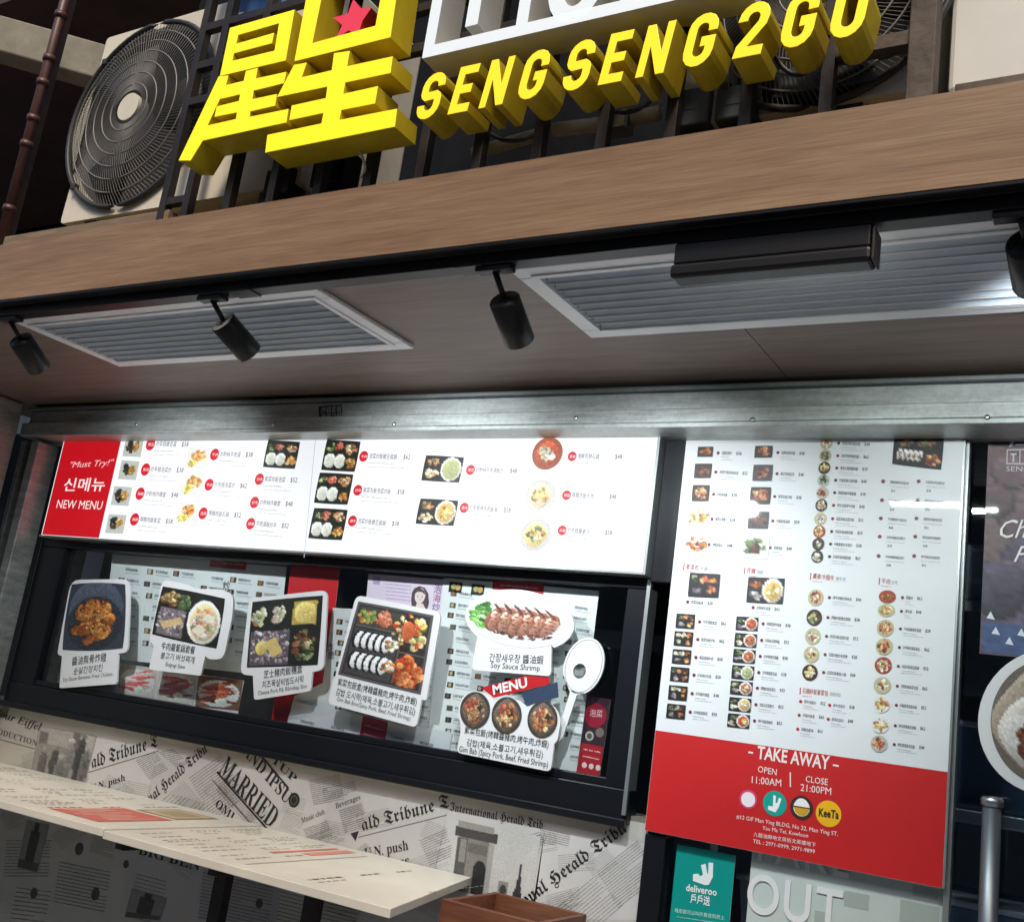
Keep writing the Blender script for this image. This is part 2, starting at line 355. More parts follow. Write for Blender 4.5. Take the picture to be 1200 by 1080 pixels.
# -------- little painter for printed food photographs
class Pic:
    def __init__(s, w, h, bg, seed=0):
        s.r = np.random.RandomState(seed); s.w, s.h = w, h
        s.u, s.v = np.meshgrid(np.linspace(0, 1, w), np.linspace(0, 1, h)); s.a = np.zeros((h, w, 3))+np.array(bg, float)
        s.grain(6)
    def grain(s, amt): s.a += s.r.randn(s.h, s.w, 1)*amt; return s
    def ell(s, cx, cy, rx, ry, col, rot=0.0, shade=0.35, tex=10, edge=0.0):
        c, d = math.cos(rot), math.sin(rot); x = (s.u-cx); y = (s.v-cy)
        X = (x*c+y*d)/rx; Y = (-x*d+y*c)/ry; q = X*X+Y*Y; m = q < 1
        if not m.any(): return s
        sh = 1+shade*(0.35-0.6*Y-0.35*X)*np.sqrt(np.clip(q, 0, 1))-edge*(q > 0.72)
        colr = np.array(col, float)[None, None]*sh[..., None]+s.r.randn(s.h, s.w, 1)*tex
        s.a[m] = colr[m]; return s
    def rect(s, x0, y0, x1, y1, col, rot=0.0, tex=6):
        cx, cy = (x0+x1)/2, (y0+y1)/2; c, d = math.cos(rot), math.sin(rot); x = s.u-cx; y = s.v-cy
        X = x*c+y*d; Y = -x*d+y*c; m = (abs(X) < (x1-x0)/2) & (abs(Y) < (y1-y0)/2)
        s.a[m] = (np.array(col, float)+s.r.randn(s.h, s.w, 1)*tex)[m]; return s
    def heap(s, cx, cy, rx, ry, n, pal, size, tex=10, square=False, el=1.0, edge=0.28):
        r = s.r
        for i in range(n):
            if square: dx, dy = r.uniform(-1, 1), r.uniform(-1, 1)
            else:
                t, q = r.uniform(0, 6.28), math.sqrt(r.uniform(0, 1)); dx, dy = q*math.cos(t), q*math.sin(t)
            col = np.array(pal[r.randint(len(pal))], float)*r.uniform(0.75, 1.15)
            z = size*r.uniform(0.6, 1.3); s.ell(cx+dx*rx, cy+dy*ry, z*el, z*r.uniform(0.6, 1.0), col, r.uniform(0, 3.1), 0.6, tex, edge)
        return s
    def done(s, sat=0.80):
        g = s.a.mean(2, keepdims=True); return np.clip(g+(s.a-g)*sat, 0, 255)
FRIED = [(190, 100, 25), (165, 75, 15), (210, 130, 45), (130, 55, 12)]
GREEN = [(78, 100, 52), (108, 130, 74), (48, 70, 38), (160, 168, 112)]
RED = [(185, 85, 45), (205, 120, 70), (140, 50, 30), (215, 150, 95)]
MEAT = [(120, 65, 40), (90, 45, 30), (150, 90, 60), (70, 35, 25)]
RICE = [(150, 138, 142), (128, 114, 122), (104, 90, 102), (186, 176, 180)]
NOOD = [(225, 195, 110), (240, 215, 150), (205, 165, 80), (200, 120, 60)]
PALE = [(215, 205, 180), (235, 230, 215), (190, 170, 140), (170, 180, 130)]
def small_food(kind, seed, w=19, h=16):
    r = random.Random(seed)
    pals = [FRIED, GREEN, RED, MEAT, NOOD, PALE, RICE]
    if kind == 'bento':
        p = Pic(w, h, (32, 30, 30), seed)
        for (x, y, q) in ((.22, .27, r.choice([GREEN, PALE])), (.5, .25, r.choice([RED, PALE])), (.79, .28, r.choice([FRIED, MEAT])), (.28, .72, r.choice([PALE, RICE])), (.76, .72, r.choice([RED, FRIED, NOOD]))):
            p.heap(x, y, .1, .12, 7, q, .085)
    elif kind == 'combo':
        p = Pic(w, h, (30, 28, 28), seed)
        p.heap(.22, .28, .12, .12, 8, r.choice([GREEN, FRIED]), .09); p.heap(.24, .7, .13, .14, 8, r.choice([RICE, PALE]), .09)
        p.ell(.70, .5, .28, .46, (215, 210, 200)); p.ell(.70, .5, .23, .38, r.choice([(190, 70, 35), (205, 165, 80), (150, 170, 100), (180, 90, 50)])); p.heap(.7, .5, .13, .2, 8, r.choice([RED, NOOD, PALE]), .07)
    elif kind == 'bowl':
        c = r.choice([(50, 60, 45), (190, 190, 180), (200, 190, 140), (70, 40, 30), (190, 60, 30)])
        p = Pic(w, h, c, seed); p.heap(.5, .5, .34, .34, 20, r.choice([NOOD, RED, PALE, GREEN, FRIED]), .12); p.heap(.5, .5, .2, .2, 6, r.choice(pals), .09)
    elif kind == 'tray':
        p = Pic(w, h, r.choice([(70, 70, 75), (165, 140, 110), (60, 45, 40)]), seed); p.heap(.5, .5, .36, .32, 26, r.choice([FRIED, RED, MEAT]), .12)
    else:
        p = Pic(w, h, (232, 232, 228), seed); p.heap(.5, .5, .40, .36, 26, r.choice([NOOD, FRIED, PALE]), .11)
    return p.done()
PIC_N = [0]
def food_photo(parent, y, c, wpx, hpx, kind, m, k=0.0, sk=(0.06, 0.2), seed=None, img=None, layer=3, name='food_photo'):
    PIC_N[0] += 1
    p = Print(y); p.image(rect4(c, wpx, hpx, sk), small_food(kind, seed or PIC_N[0]*7+3) if img is None else img, layer, k)
    return p.build(name, m, parent)

# ================================================================== THE SETTING
YF = -0.871            # front face of the fascia
ZS = 2.378             # underside of the soffit
ZT = 2.527             # top of the fascia
XL, XR = -3.30, 0.95   # ends of the shop front
g = B('pavement', (-9, -2.9, -0.12), (9, 3.6, 0.0), 'paving'); g['kind'] = 'structure'
g = B('road', (-60, -60, -0.16), (60, -2.905, -0.12), 'asphalt'); g['kind'] = 'structure'

# side wall at the left, shutter guide beside the window
sw = thing('side_wall', 'grey metal-clad side wall at the left of the serving window', 'wall', (XL-0.1, -0.45, 0))
for i in range(4):
    y0 = -0.90+i*0.19
    B('cladding_panel', (XL-0.20, y0, 0.0), (XL-0.004*(i % 2), y0+0.187, ZS-0.004), 'galvanised', sw, 0.003)
gd = thing('shutter_guide', 'galvanised vertical guide rail of the roller shutter by the left wall', 'rail', (XL+0.05, -0.09, 0))
B('channel', (XL+0.002, -0.12, 0.0), (XL+0.02, -0.035, 2.25), 'galvanised_dark', gd, 0.002)
B('channel', (XL+0.045, -0.115, 0.0), (XL+0.085, -0.035, 2.25), 'galvanised', gd, 0.003)
B('channel_back', (XL+0.02, -0.050, 0.0), (XL+0.045, -0.037, 2.25), 'vent_dark', gd)

# wall under the window, covered with newspaper print
zfb = float(XZ(400, 902, -0.03)[1])             # underside of the window frame
xnr = float(XZ(757, 990, 0)[0])                 # right end of the papered wall
lw = thing('papered_wall', 'low wall papered with black-and-white newspaper pages under the serving window', 'wall', ((XL+xnr)/2, 0.05, 0))
B('wall_core', (XL, 0.002, 0.0), (xnr, 0.11, zfb+0.02), 'concrete', lw)
NP = Print(0.0)
rng = random.Random(5)
INK = (34, 34, 36); GREYI = (105, 103, 98); PAPER = (196, 195, 188)
NP.polyw([(XL+0.1, 0.0), (xnr-0.003, 0.0), (xnr-0.003, zfb+0.01), (XL+0.1, zfb+0.01)], PAPER, 0)
def T(s, p0, p1, h, col=INK, **k): NP.text(s, p0, p1, h, col, **k)
def frak(s):
    o = ''
    for ch in s:
        if 'A' <= ch <= 'Z': o += chr(0x1D56C+ord(ch)-65)
        elif 'a' <= ch <= 'z': o += chr(0x1D586+ord(ch)-97)
        else: o += ch
    return o
def serif(s):
    o = ''
    for ch in s:
        if 'A' <= ch <= 'Z': o += chr(0x1D400+ord(ch)-65)
        elif 'a' <= ch <= 'z': o += chr(0x1D41A+ord(ch)-97)
        else: o += ch
    return o
def ital(s):
    o = ''
    for ch in s:
        if 'A' <= ch <= 'Z': o += chr(0x1D468+ord(ch)-65)
        elif 'a' <= ch <= 'z': o += chr(0x1D482+ord(ch)-97)
        else: o += ch
    return o
# page tints
for q, c in (([(-60, 822), (44, 850), (36, 900), (-60, 880)], (188, 183, 173)), ([(112, 852), (186, 868), (172, 935), (100, 930)], (202, 201, 197)),
             ([(186, 868), (262, 882), (230, 950), (172, 935)], (188, 187, 183)), ([(262, 882), (392, 905), (372, 985), (236, 950)], (200, 198, 193)),
             ([(392, 905), (528, 935), (510, 1020), (376, 985)], (190, 189, 185)), ([(528, 935), (640, 962), (625, 1075), (505, 1040)], (196, 195, 193)),
             ([(640, 962), (756, 988), (748, 1078), (622, 1075)], (204, 203, 201)), ([(150, 985), (240, 1005), (230, 1078), (140, 1078)], (192, 193, 193)), ([(240, 1005), (330, 1030), (325, 1079), (232, 1078)], (178, 179, 181))):
    NP.poly(q, c, 1)
T(ital('Tour Eiffel'), (-6, 838), (48, 856), 9, layer=3); T(serif('PRODUCTION'), (-14, 856), (43, 874), 7, GREYI, layer=3)
NP.bar((-20, 861), (46, 879), 1, GREYI, 2)
T(frak('ald Tribune T'), (108, 900), (186, 874), 15, layer=3); NP.bar((104, 905), (186, 880), 1, GREYI, 2)
T(serif('U.N. push'), (107, 927), (147, 914), 8, layer=3)
T(frak('onal Herald Tribu'), (172, 945), (244, 880), 11, layer=3)
T(serif('MARRIED'), (256, 904), (317, 971), 23, layer=3); T(serif('AND IPSU'), (284, 882), (336, 942), 14, layer=3); T(serif('TUP'), (318, 892), (345, 917), 9, layer=3)
NP.bar((254, 905), (313, 972), 2.2, INK, 3); NP.bar((304, 884), (338, 924), 2, INK, 3); NP.bar((249, 914), (296, 967), 1.2, GREYI, 3)
T(serif('OMI'), (252, 944), (272, 962), 10, layer=3)
NP.disc((345, 937), 6.5, (28, 27, 26), 3); NP.disc((345, 937), 4.2, (95, 92, 86), 4); NP.disc((345, 937), 3.2, (28, 27, 26), 5)
T(serif('Music club'), (354, 964), (381, 953), 6, GREYI, layer=3); T(serif('Beverages'), (394, 947), (423, 936), 6.5, GREYI, layer=3)
T(frak('ald Tribune T'), (425, 973), (528, 945), 15, layer=3); NP.bar((420, 981), (524, 955), 1, GREYI, 2)
NP.poly([(411, 976), (421, 973), (417, 985)], INK, 3)
T(serif('U.N. push'), (428, 1005), (479, 995), 12, layer=3); T(serif('me'), (465, 1013), (480, 1009), 7, layer=3)
T(frak('International Herald Trib'), (527, 949), (636, 971), 10, layer=3)
T(frak('onal Herald Tribu'), (616, 1062), (736, 973), 15, layer=3)
T(serif('BIG BEN'), (162, 1000), (234, 1020), 13, layer=3)
for a, b, c, n in (((160, 892), (182, 880), (176, 915), 8), ((186, 882), (204, 878), (208, 900), 6), ((222, 912), (260, 885), (252, 962), 12), ((182, 946), (200, 930), (235, 962), 8),
                   ((262, 915), (300, 958), (252, 926), 4), ((362, 915), (398, 908), (368, 945), 9), ((356, 972), (384, 962), (362, 990), 6), ((398, 950), (424, 942), (404, 978), 8),
                   ((378, 925), (416, 915), (380, 940), 5), ((492, 985), (522, 972), (505, 1016), 8), ((634, 970), (668, 978), (632, 988), 5), ((600, 985), (632, 975), (610, 1000), 4),
                   ((700, 1022), (748, 985), (726, 1066), 11), ((660, 1058), (696, 1028), (698, 1092), 9), ((636, 1078), (662, 1056), (660, 1100), 6), ((108, 934), (140, 924), (112, 948), 4)):
    NP.para(a, b, c, int(n*1.5), (84, 82, 78), rng, 1.7, 2)
for a, b, c, n in (((8, 985), (60, 985), (4, 1030), 9), ((70, 1010), (130, 1022), (62, 1060), 9), ((160, 1024), (195, 1033), (150, 1078), 9), ((238, 1022), (320, 1040), (232, 1078), 10), ((330, 1040), (420, 1062), (322, 1090), 8), ((20, 1040), (60, 1045), (10, 1085), 7)):
    NP.para(a, b, c, int(n*1.4), (60, 60, 62), rng, 2.0, 2)
for i in range(44):      # more columns of small type between the headlines
    x = rng.uniform(0, 700); y = 852+x*0.19+rng.uniform(10, 120); a = rng.uniform(-.8, .9); L = rng.uniform(24, 44)
    if y > 1075: continue
    NP.para((x, y), (x+L*math.cos(a), y+L*math.sin(a)), (x-math.sin(a)*22, y+math.cos(a)*22), 9, (128, 126, 120), rng, 1.4, 1.5)
for c, r in (((93, 994), 6), ((148, 1012), 4), ((112, 1047), 6), ((304, 1058), 5), ((40, 1046), 5)): NP.disc(c, r*.8, (70, 70, 76), 3)
# repeat of pages lower down and beyond the frame's left edge, where the counter leaves the wall in view from the side
for i in range(26):
    x = XL+0.12+rng.random()*(xnr-XL-0.5); z = 0.08+rng.random()*0.72; wd = 0.10+rng.random()*0.2; a = rng.uniform(-0.6, 0.6)
    for j in range(rng.randint(4, 10)):
        e = np.array([math.cos(a), math.sin(a)]); n_ = np.array([-e[1], e[0]]); p = np.array([x, z])-n_*j*0.016
        if p[1] < 0.02 or p[0]+wd > xnr-0.05: continue
        NP.raw([p, p+e*wd, p+e*wd+n_*0.006, p+n_*0.006], [[0, 1, 2, 3]], (95, 93, 88), 2)
# grey pictures
def crowd():
    p = Pic(34, 34, (150, 146, 136), 4); p.rect(0, 0, 1, .34, (178, 174, 162)); p.rect(.05, .1, .2, .36, (120, 117, 110)); p.rect(.62, .0, .74, .4, (110, 106, 98))
    for x, y, h, c in ((.18, .8, .32, 90), (.38, .75, .36, 70), (.62, .62, .42, 120), (.8, .55, .5, 60), (.9, .7, .4, 95), (.5, .85, .3, 105)): p.ell(x, y, .08, h, (c, c, c-4)); p.ell(x, y-h, .05, .06, (c+60, c+58, c+50))
    return p.done()
NP.image([(46, 850), (114, 862), (100, 918), (36, 905)], crowd(), 3)
def arch():
    p = Pic(80, 86, (196, 196, 190), 6); p.rect(.08, .12, .44, 1.0, (128, 126, 118)); p.rect(.02, .10, .52, .24, (70, 68, 66)); p.rect(.05, .02, .48, .11, (150, 147, 138))
    p.rect(.06, .25, .18, 1.0, (84, 82, 78)); p.ell(.36, .66, .075, .14, (30, 30, 30), shade=0); p.rect(.285, .66, .435, 1.0, (30, 30, 30)); p.rect(.44, .25, .5, 1, (165, 162, 154)); p.rect(.2, .3, .43, .44, (105, 102, 96)); p.rect(.1, .26, .17, .6, (140, 138, 130))
    p.rect(.60, .74, .72, 1, (140, 138, 130)); p.ell(.66, .86, .04, .08, (60, 60, 60), shade=0)
    for k in range(12): hw = .012+.05*(k/11)**2; p.rect(.83-hw, .44+.045*k, .83+hw, .44+.045*(k+1.2), (52, 52, 54))
    return p.done()
NP.image([(534, 958), (634, 980), (622, 1062), (524, 1040)], arch(), 3)
def tower():
    p = Pic(20, 30, (140, 140, 138), 8); p.rect(.3, .2, .7, 1, (60, 60, 62)); p.rect(.38, 0, .62, .25, (45, 45, 48)); p.rect(0, .8, 1, 1, (80, 80, 80)); return p.done()
NP.image([(32, 960), (58, 966), (44, 1022), (20, 1016)], tower(), 3); NP.image([(155, 1040), (196, 1052), (188, 1078), (146, 1074)], tower(), 4)
NP.build('newspaper_print', 'wallpaper', lw)

# -------- shutter box across the head of the shop front
def z_at(px, py, y): return float(XZ(px, py, y)[1])
zb0 = z_at(600, 503, -0.135); zb1 = z_at(600, 485, -0.12); zb2 = z_at(600, 466, -0.105)
sb = thing('shutter_housing', 'galvanised steel roller-shutter housing running across above the menu boards', 'shutter', ((XL+XR)/2, -0.06, zb0))
B('lower_lip', (XL, -0.135, zb0), (XR, 0.0, zb0+0.012), 'galvanised', sb, 0.002)
B('lip_upstand', (XL, -0.135, zb0+0.012), (XR, -0.128, zb1), 'galvanised', sb, 0.002)
B('cover_plate', (XL, -0.112, zb1-0.005), (XR, -0.02, zb2), 'galvanised', sb, 0.003)
B('top_flange', (XL, -0.128, zb2+0.0005), (XR, -0.02, zb2+0.010), 'galvanised_dark', sb, 0.002)
B('packing_strip', (XL, -0.10, zb2+0.0105), (XR, -0.02, ZS-0.002), 'vent_dark', sb)
B('rear_cover', (XL, 0.002, zb0+0.012), (XR, 0.30, ZS), 'galvanised_dark', sb)
for px, py in ((160, 497), (320, 497), (462, 497), (675, 490), (882, 492), (1157, 489)):
    q = XZ(px, py, -0.135); obj('rivet', MB().lathe((q[0], -0.1345, q[1]), (0, -1, 0), [(0, .006), (.003, .0055), (.0045, .003), (.005, .0001)], 12), 'screw', sb)
st = Print(-0.1130); st.poly([(373, 476), (401, 474), (401, 494), (374, 496)], (28, 34, 44), 0)
rr = random.Random(3)
st.hanzi((376, 484), (400, 482), 6, (190, 195, 200), rr, 1); st.hanzi((376, 492), (400, 490), 6, (190, 195, 200), rr, 1)
o = st.build('paper_sticker', 'print'); tag(o, 'small dark printed sticker with two rows of characters on the shutter housing', 'sticker')

# -------- soffit and fascia
sf = thing('soffit', 'dark brown wood-grain soffit over the serving window', 'ceiling', ((XL+XR)/2, -0.45, ZS))
xseam = float(onZ(890, 405, ZS)[0])
VENTS = ((-2.475, -1.468), (-1.014, -0.008)); VY0, VY1 = -0.778, -0.432
for a, b in ((XL-0.2, xseam-0.001), (xseam+0.001, XR)):          # two boards with the vent openings cut out
    m = MB(); m.box((a, YF+0.019, ZS), (b, VY0+0.03, ZS+0.012)); m.box((a, VY1-0.03, ZS), (b, 0.4, ZS+0.012)); x = a
    for v0, v1 in VENTS:
        v0, v1 = v0+0.03, v1-0.03
        if v1 <= a or v0 >= b: continue
        if v0 > x: m.box((x, VY0+0.03, ZS), (v0, VY1-0.03, ZS+0.012))
        x = min(v1, b)
    if x < b: m.box((x, VY0+0.03, ZS), (b, VY1-0.03, ZS+0.012))
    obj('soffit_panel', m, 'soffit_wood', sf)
fb = thing('fascia_board', 'long brown wood-grain fascia board below the sign letters', 'board', ((XL+XR)/2, YF+0.01, ZS))
xj = float(onY(762, 215, YF)[0])
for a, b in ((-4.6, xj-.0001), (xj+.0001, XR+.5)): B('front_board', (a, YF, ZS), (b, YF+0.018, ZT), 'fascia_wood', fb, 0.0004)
B('ledge', (-4.6, YF+0.0185, ZT-0.02), (XR+0.5, -0.25, ZT-0.002), 'bearer_wood', fb)
B('edge_trim', (-4.6, YF+0.001, ZS-0.006), (XR+0.5, YF+0.022, ZS-0.0005), 'black_frame', fb, 0.001)

# -------- vents in the soffit
def vent(x0, x1, label):
    y0, y1 = -0.778, -0.432; zf = ZS-0.010
    v = thing('ceiling_vent', label, 'vent', ((x0+x1)/2, (y0+y1)/2, zf), 'louvred vents in the soffit')
    fw = 0.042
    for a, b in (((x0, y0), (x1, y0+fw)), ((x0, y1-fw), (x1, y1)), ((x0, y0+fw+.0005), (x0+fw, y1-fw-.0005)), ((x1-fw, y0+fw+.0005), (x1, y1-fw-.0005))):
        B('frame_bar', (a[0], a[1], zf), (b[0], b[1], ZS-0.0005), 'white_vent', v, 0.002)
    xi0, xi1, yi0, yi1 = x0+fw, x1-fw, y0+fw, y1-fw; t = 0.012
    zi = zf-0.003
    for a, b in (((xi0-t, yi0-t), (xi1+t, yi0)), ((xi0-t, yi1), (xi1+t, yi1+t)), ((xi0-t, yi0), (xi0, yi1)), ((xi1, yi0), (xi1+t, yi1))):
        B('inner_rim', (a[0], a[1], zi), (b[0], b[1], zf-0.0003), 'white_vent', v, 0.0008)
    m = MB(); z0, z1 = ZS-0.004, ZS+0.085; X0, X1, Y0, Y1 = xi0-0.004, xi1+0.004, yi0-0.004, yi1+0.004      # the hollow duct above
    m.add([(X0, Y0, z0), (X1, Y0, z0), (X1, Y1, z0), (X0, Y1, z0), (X0, Y0, z1), (X1, Y0, z1), (X1, Y1, z1), (X0, Y1, z1)], [(4, 5, 6, 7), (0, 1, 5, 4), (1, 2, 6, 5), (2, 3, 7, 6), (3, 0, 4, 7)])
    obj('duct', m, 'vent_filter', v)
    n = 8; dy = (yi1-yi0)/n
    for i in range(n):
        yc = yi0+dy*(i+0.45); M = Matrix.Translation((0, yc, ZS+0.001)) @ Matrix.Rotation(math.radians(-36), 4, 'X')
        sl = MB().box((xi0+0.005, -0.0175, -0.0009), (xi1-0.005, 0.0175, 0.0009), M)
        so_ = obj('slat', sl, 'vent_blade', v)
        obj('slat_edge', MB().box((xi0+0.005, 0.0177, -0.0050), (xi1-0.005, 0.0199, 0.0012), M), 'white_vent', so_)       # rolled lower edge of the blade, whitened to stand for caught light
    return v
vent(-2.475, -1.468, 'white louvred vent on the left of the soffit above the new-menu lightbox')
vent(-1.014, -0.008, 'white louvred vent on the right of the soffit behind the long bar lamp')

# -------- lighting track and lamps
tr = thing('lighting_track', 'black lighting track running along behind the fascia under the soffit', 'track', (-1.2, -0.80, ZS-0.03))
TY = -0.825
for a, b in ((-3.2, -1.62), (-1.615, -1.06), (-1.055, 0.9)): B('rail', (a, TY-0.017, ZS-0.026), (b, TY+0.017, ZS-0.0005-0.008), 'black_plastic', tr, 0.0015)
B('bracket', (-3.2, TY-0.01, ZS-0.0084), (0.9, TY+0.01, ZS-0.0005), 'black_plastic', tr)
for x in (-1.6175, -1.0575): B('joiner', (x-0.03, TY-0.019, ZS-0.028), (x+0.03, TY+0.019, ZS-0.010), 'black_plastic', tr, 0.001)
def spot(p_cap, p_end, dy, label, target, y=-0.79, lightcap=False, energy=27):
    a = Vector(onY(*p_cap, y)); L = 0.092; r = 0.0285
    dy = max((k*0.002 for k in range(0, 70) if (Vector(onY(*p_end, y+k*0.002))-a).length <= L), default=dy)      # the end of a 92 mm body along its pixel ray, turned away from the street
    b = Vector(onY(*p_end, y+dy)); d = (b-a).normalized()
    s = thing('track_spotlight', label, 'spotlight', (a.x, TY, ZS-0.03), 'spotlights on the track')
    top = Vector((a.x-0.005, TY, ZS-0.033))
    B('adapter', (top.x-0.036, TY-0.012, ZS-0.036), (top.x+0.036, TY+0.012, ZS-0.0265), 'black_plastic', s, 0.002)
    obj('stem', MB().tube([top+Vector((0, 0, -0.001)), a+d*0.012], 0.0055, 10), 'black_plastic', s)
    h = obj('housing', MB().lathe(a, d, [(0.0, 0.0265), (0.0015, r), (L-0.001, r), (L, r-0.001), (L, r-0.0035), (L-0.02, r-0.006), (L-0.02, 0.0)], 32), 'black_plastic', s)
    obj('end_cap', MB().lathe(a, d, [(-0.0005, 0.0), (-0.0005, 0.0255), (0.003, 0.0263)], 32), 'lamp_cap' if lightcap else 'black_plastic', h)
    sl = MB(); u = d.cross(Vector((0, 0, 1))).normalized(); w_ = d.cross(u).normalized()
    for k in (-1, 0, 1):
        pts = [a-d*0.0015+u*(0.012*math.sin(t))+w_*(0.008*k+0.004*math.cos(t)) for t in np.linspace(-1.1, 1.1, 7)]; sl.tube(pts, 0.0014, 6)
    obj('heat_slot', sl, 'black_plastic', h)
    obj('lens', MB().lathe(a, d, [(L-0.0185, 0.0), (L-0.0185, r-0.0065)], 24), 'lens_glow', h)
    li = bpy.data.lights.new('spot_beam', 'SPOT'); li.energy = energy; li.spot_size = math.radians(96); li.spot_blend = 1.0; li.shadow_soft_size = 0.02; li.color = (0.90, 0.96, 1.0)
    lo = bpy.data.objects.new('spot_beam', li); C.objects.link(lo); lo.parent = s
    lo.location = a+d*(L+0.004)-rootloc(s); lo.rotation_euler = d.to_track_quat('-Z', 'Y').to_euler()
    return s
spot((24, 398), (46, 431), 0.06, 'leftmost black spotlight on the track near the side wall', None)
spot((261, 377), (293, 414), 0.07, 'black spotlight with a pale slotted end cap over the left vent', None, lightcap=True)
spot((591, 351), (609, 399), 0.06, 'black spotlight hanging between the two soffit vents', None)
spot((1204, 286), (1211, 332), 0.06, 'black spotlight cut by the right edge beyond the bar lamp', None, energy=7)
# bar lamp
p0 = onY(803, 296, -0.80); p1 = onY(1031, 268, -0.80); xa, xb = float(p0[0]), float(p1[0])
bl = thing('bar_lamp', 'long black bar lamp fixed to the track in front of the right vent', 'lamp', ((xa+xb)/2, TY, ZS-0.07))
B('gear_tray', (xa, TY-0.018, ZS-0.062), (xb-0.002, TY+0.018, ZS-0.0265), 'black_plastic', bl, 0.003)
B('body', (xa-0.003, TY-0.022, ZS-0.086), (xb+0.001, TY+0.020, ZS-0.0625), 'black_plastic', bl, 0.006)
B('end_plate', (xb+0.0012, TY-0.021, ZS-0.084), (xb+0.005, TY+0.019, ZS-0.034), 'black_steel', bl, 0.001)
B('diffuser', (xa+0.02, TY+0.0202, ZS-0.080), (xb-0.02, TY+0.023, ZS-0.068), 'lens_glow', bl)
li = bpy.data.lights.new('bar_beam', 'AREA'); li.shape = 'RECTANGLE'; li.size = xb-xa-0.04; li.size_y = 0.012; li.energy = 2.0; li.spread = math.radians(112); li.color = (0.90, 1.0, 0.96)
lo = bpy.data.objects.new('bar_beam', li); C.objects.link(lo); lo.parent = bl; lo.location = Vector(((xa+xb)/2, TY+0.026, ZS-0.076))-rootloc(bl)
lo.rotation_euler = Vector((0, 0.72, -0.70)).to_track_quat('-Z', 'Y').to_euler()

# ================================================================== SERVING WINDOW, MENU BOARDS
YW = -0.020
xfl, xfr = XL+0.087, float(XZ(752, 800, YW)[0])
zlb = z_at(400, 651, -0.06)                     # underside of the lightbox
zf1 = zlb-0.004; zf0 = zfb
fr = thing('serving_window', 'black framed serving window with cards and flyers stuck to the glass', 'window', ((xfl+xfr)/2, 0, zf0))
igl, igr = float(XZ(48, 760, YW)[0]), float(XZ(722, 800, YW)[0]); igb = z_at(400, 866, YW); igt = zf1-0.022
B('bottom_rail', (xfl, YW, zf0), (xfr, 0.03, igb), 'black_frame', fr, 0.003)
B('sill_lip', (xfl, YW-0.012, zf0-0.006), (xfr, YW-0.0005, zf0+0.012), 'black_frame', fr, 0.002)
B('top_rail', (xfl, YW, igt), (xfr, 0.03, zf1), 'black_frame', fr, 0.003)
B('stile', (xfl, YW+0.001, igb+0.0005), (igl, 0.03, igt-0.0005), 'black_frame', fr, 0.003)
B('stile', (igr, YW+0.001, igb+0.0005), (xfr-0.012, 0.03, igt-0.0005), 'black_frame', fr, 0.003)
xm = (igl+igr)/2-0.1
B('sash_rail', (igl+0.0005, YW+0.006, igb+0.0005), (igr-0.0005, 0.02, igb+0.018), 'black_frame', fr, 0.002)
B('pane', (igl-0.01, -0.004, igb-0.01), (igr+0.01, 0.002, igt+0.01), 'glass', fr)
B('edge_bead', (xfr-0.0115, YW-0.006, zf0+0.02), (xfr-0.002, 0.02, zf1), 'alu', fr, 0.001)
# black post between the lightbox and the take-away board
xp0, xp1 = xfr+0.0005, float(XZ(800, 560, -0.03)[0])
po = B('window_post', (float(XZ(772, 520, -0.05)[0])+0.006, -0.028, zlb-0.01), (xp1+0.01, 0.03, zb0+0.01), 'black_frame', None, 0.003); 
tag(po, 'dark upright post between the lit menu lightbox and the take-away menu', 'post')
# dark stile going down beside the papered wall
o = B('door_stile', (xnr+0.003, -0.02, 0.0), (xp1+0.045, 0.03, zf0-0.008), 'black_frame', None, 0.003); tag(o, 'dark upright stile at the right end of the papered wall', 'post')

# lightbox
YB = -0.06
lx0, lx1 = float(XZ(56, 590, YB)[0]), float(XZ(766, 560, YB)[0]); lz1 = zb0+0.03
lb = thing('menu_lightbox', 'long backlit white menu lightbox with a red new-menu panel at its left end', 'menu board', ((lx0+lx1)/2, YB, zlb))
B('casing', (lx0, YB+0.004, zlb+0.006), (lx1, 0.0, lz1), 'alu', lb)
B('bottom_trim', (lx0, YB-0.004, zlb), (lx1, 0.0, zlb+0.0055), 'alu', lb, 0.001)
B('side_trim', (lx1+0.0003, YB-0.004, zlb), (lx1+0.007, 0.0, lz1), 'alu', lb, 0.001)
LP = Print(YB+0.0035)
LP.polyw([(lx0, zlb+0.006), (lx1, zlb+0.006), (lx1, lz1), (lx0, lz1)], (246, 248, 252), 0)
LP.bar((357, 653), (371, 508), 0.8, (190, 195, 205), 2)
rr = random.Random(11)
def c1(x, y): return (30+x/3.53, 490+y/3.53)
def c2(x, y): return (340+x/2.727, 490+y/2.727)
REDD = (205, 30, 45)
ent = [(c1(*q), 28, True) for q in ((518, 108), (497, 212), (475, 312), (452, 418), (783, 150), (760, 275), (735, 393), (968, 252), (948, 348), (932, 436))]+[(c2(*q), 38, True) for q in ((236, 122), (217, 230), (200, 328), (577, 165), (557, 286))]+[(c2(*q), 30, False) for q in ((902, 122), (884, 246), (870, 358))]
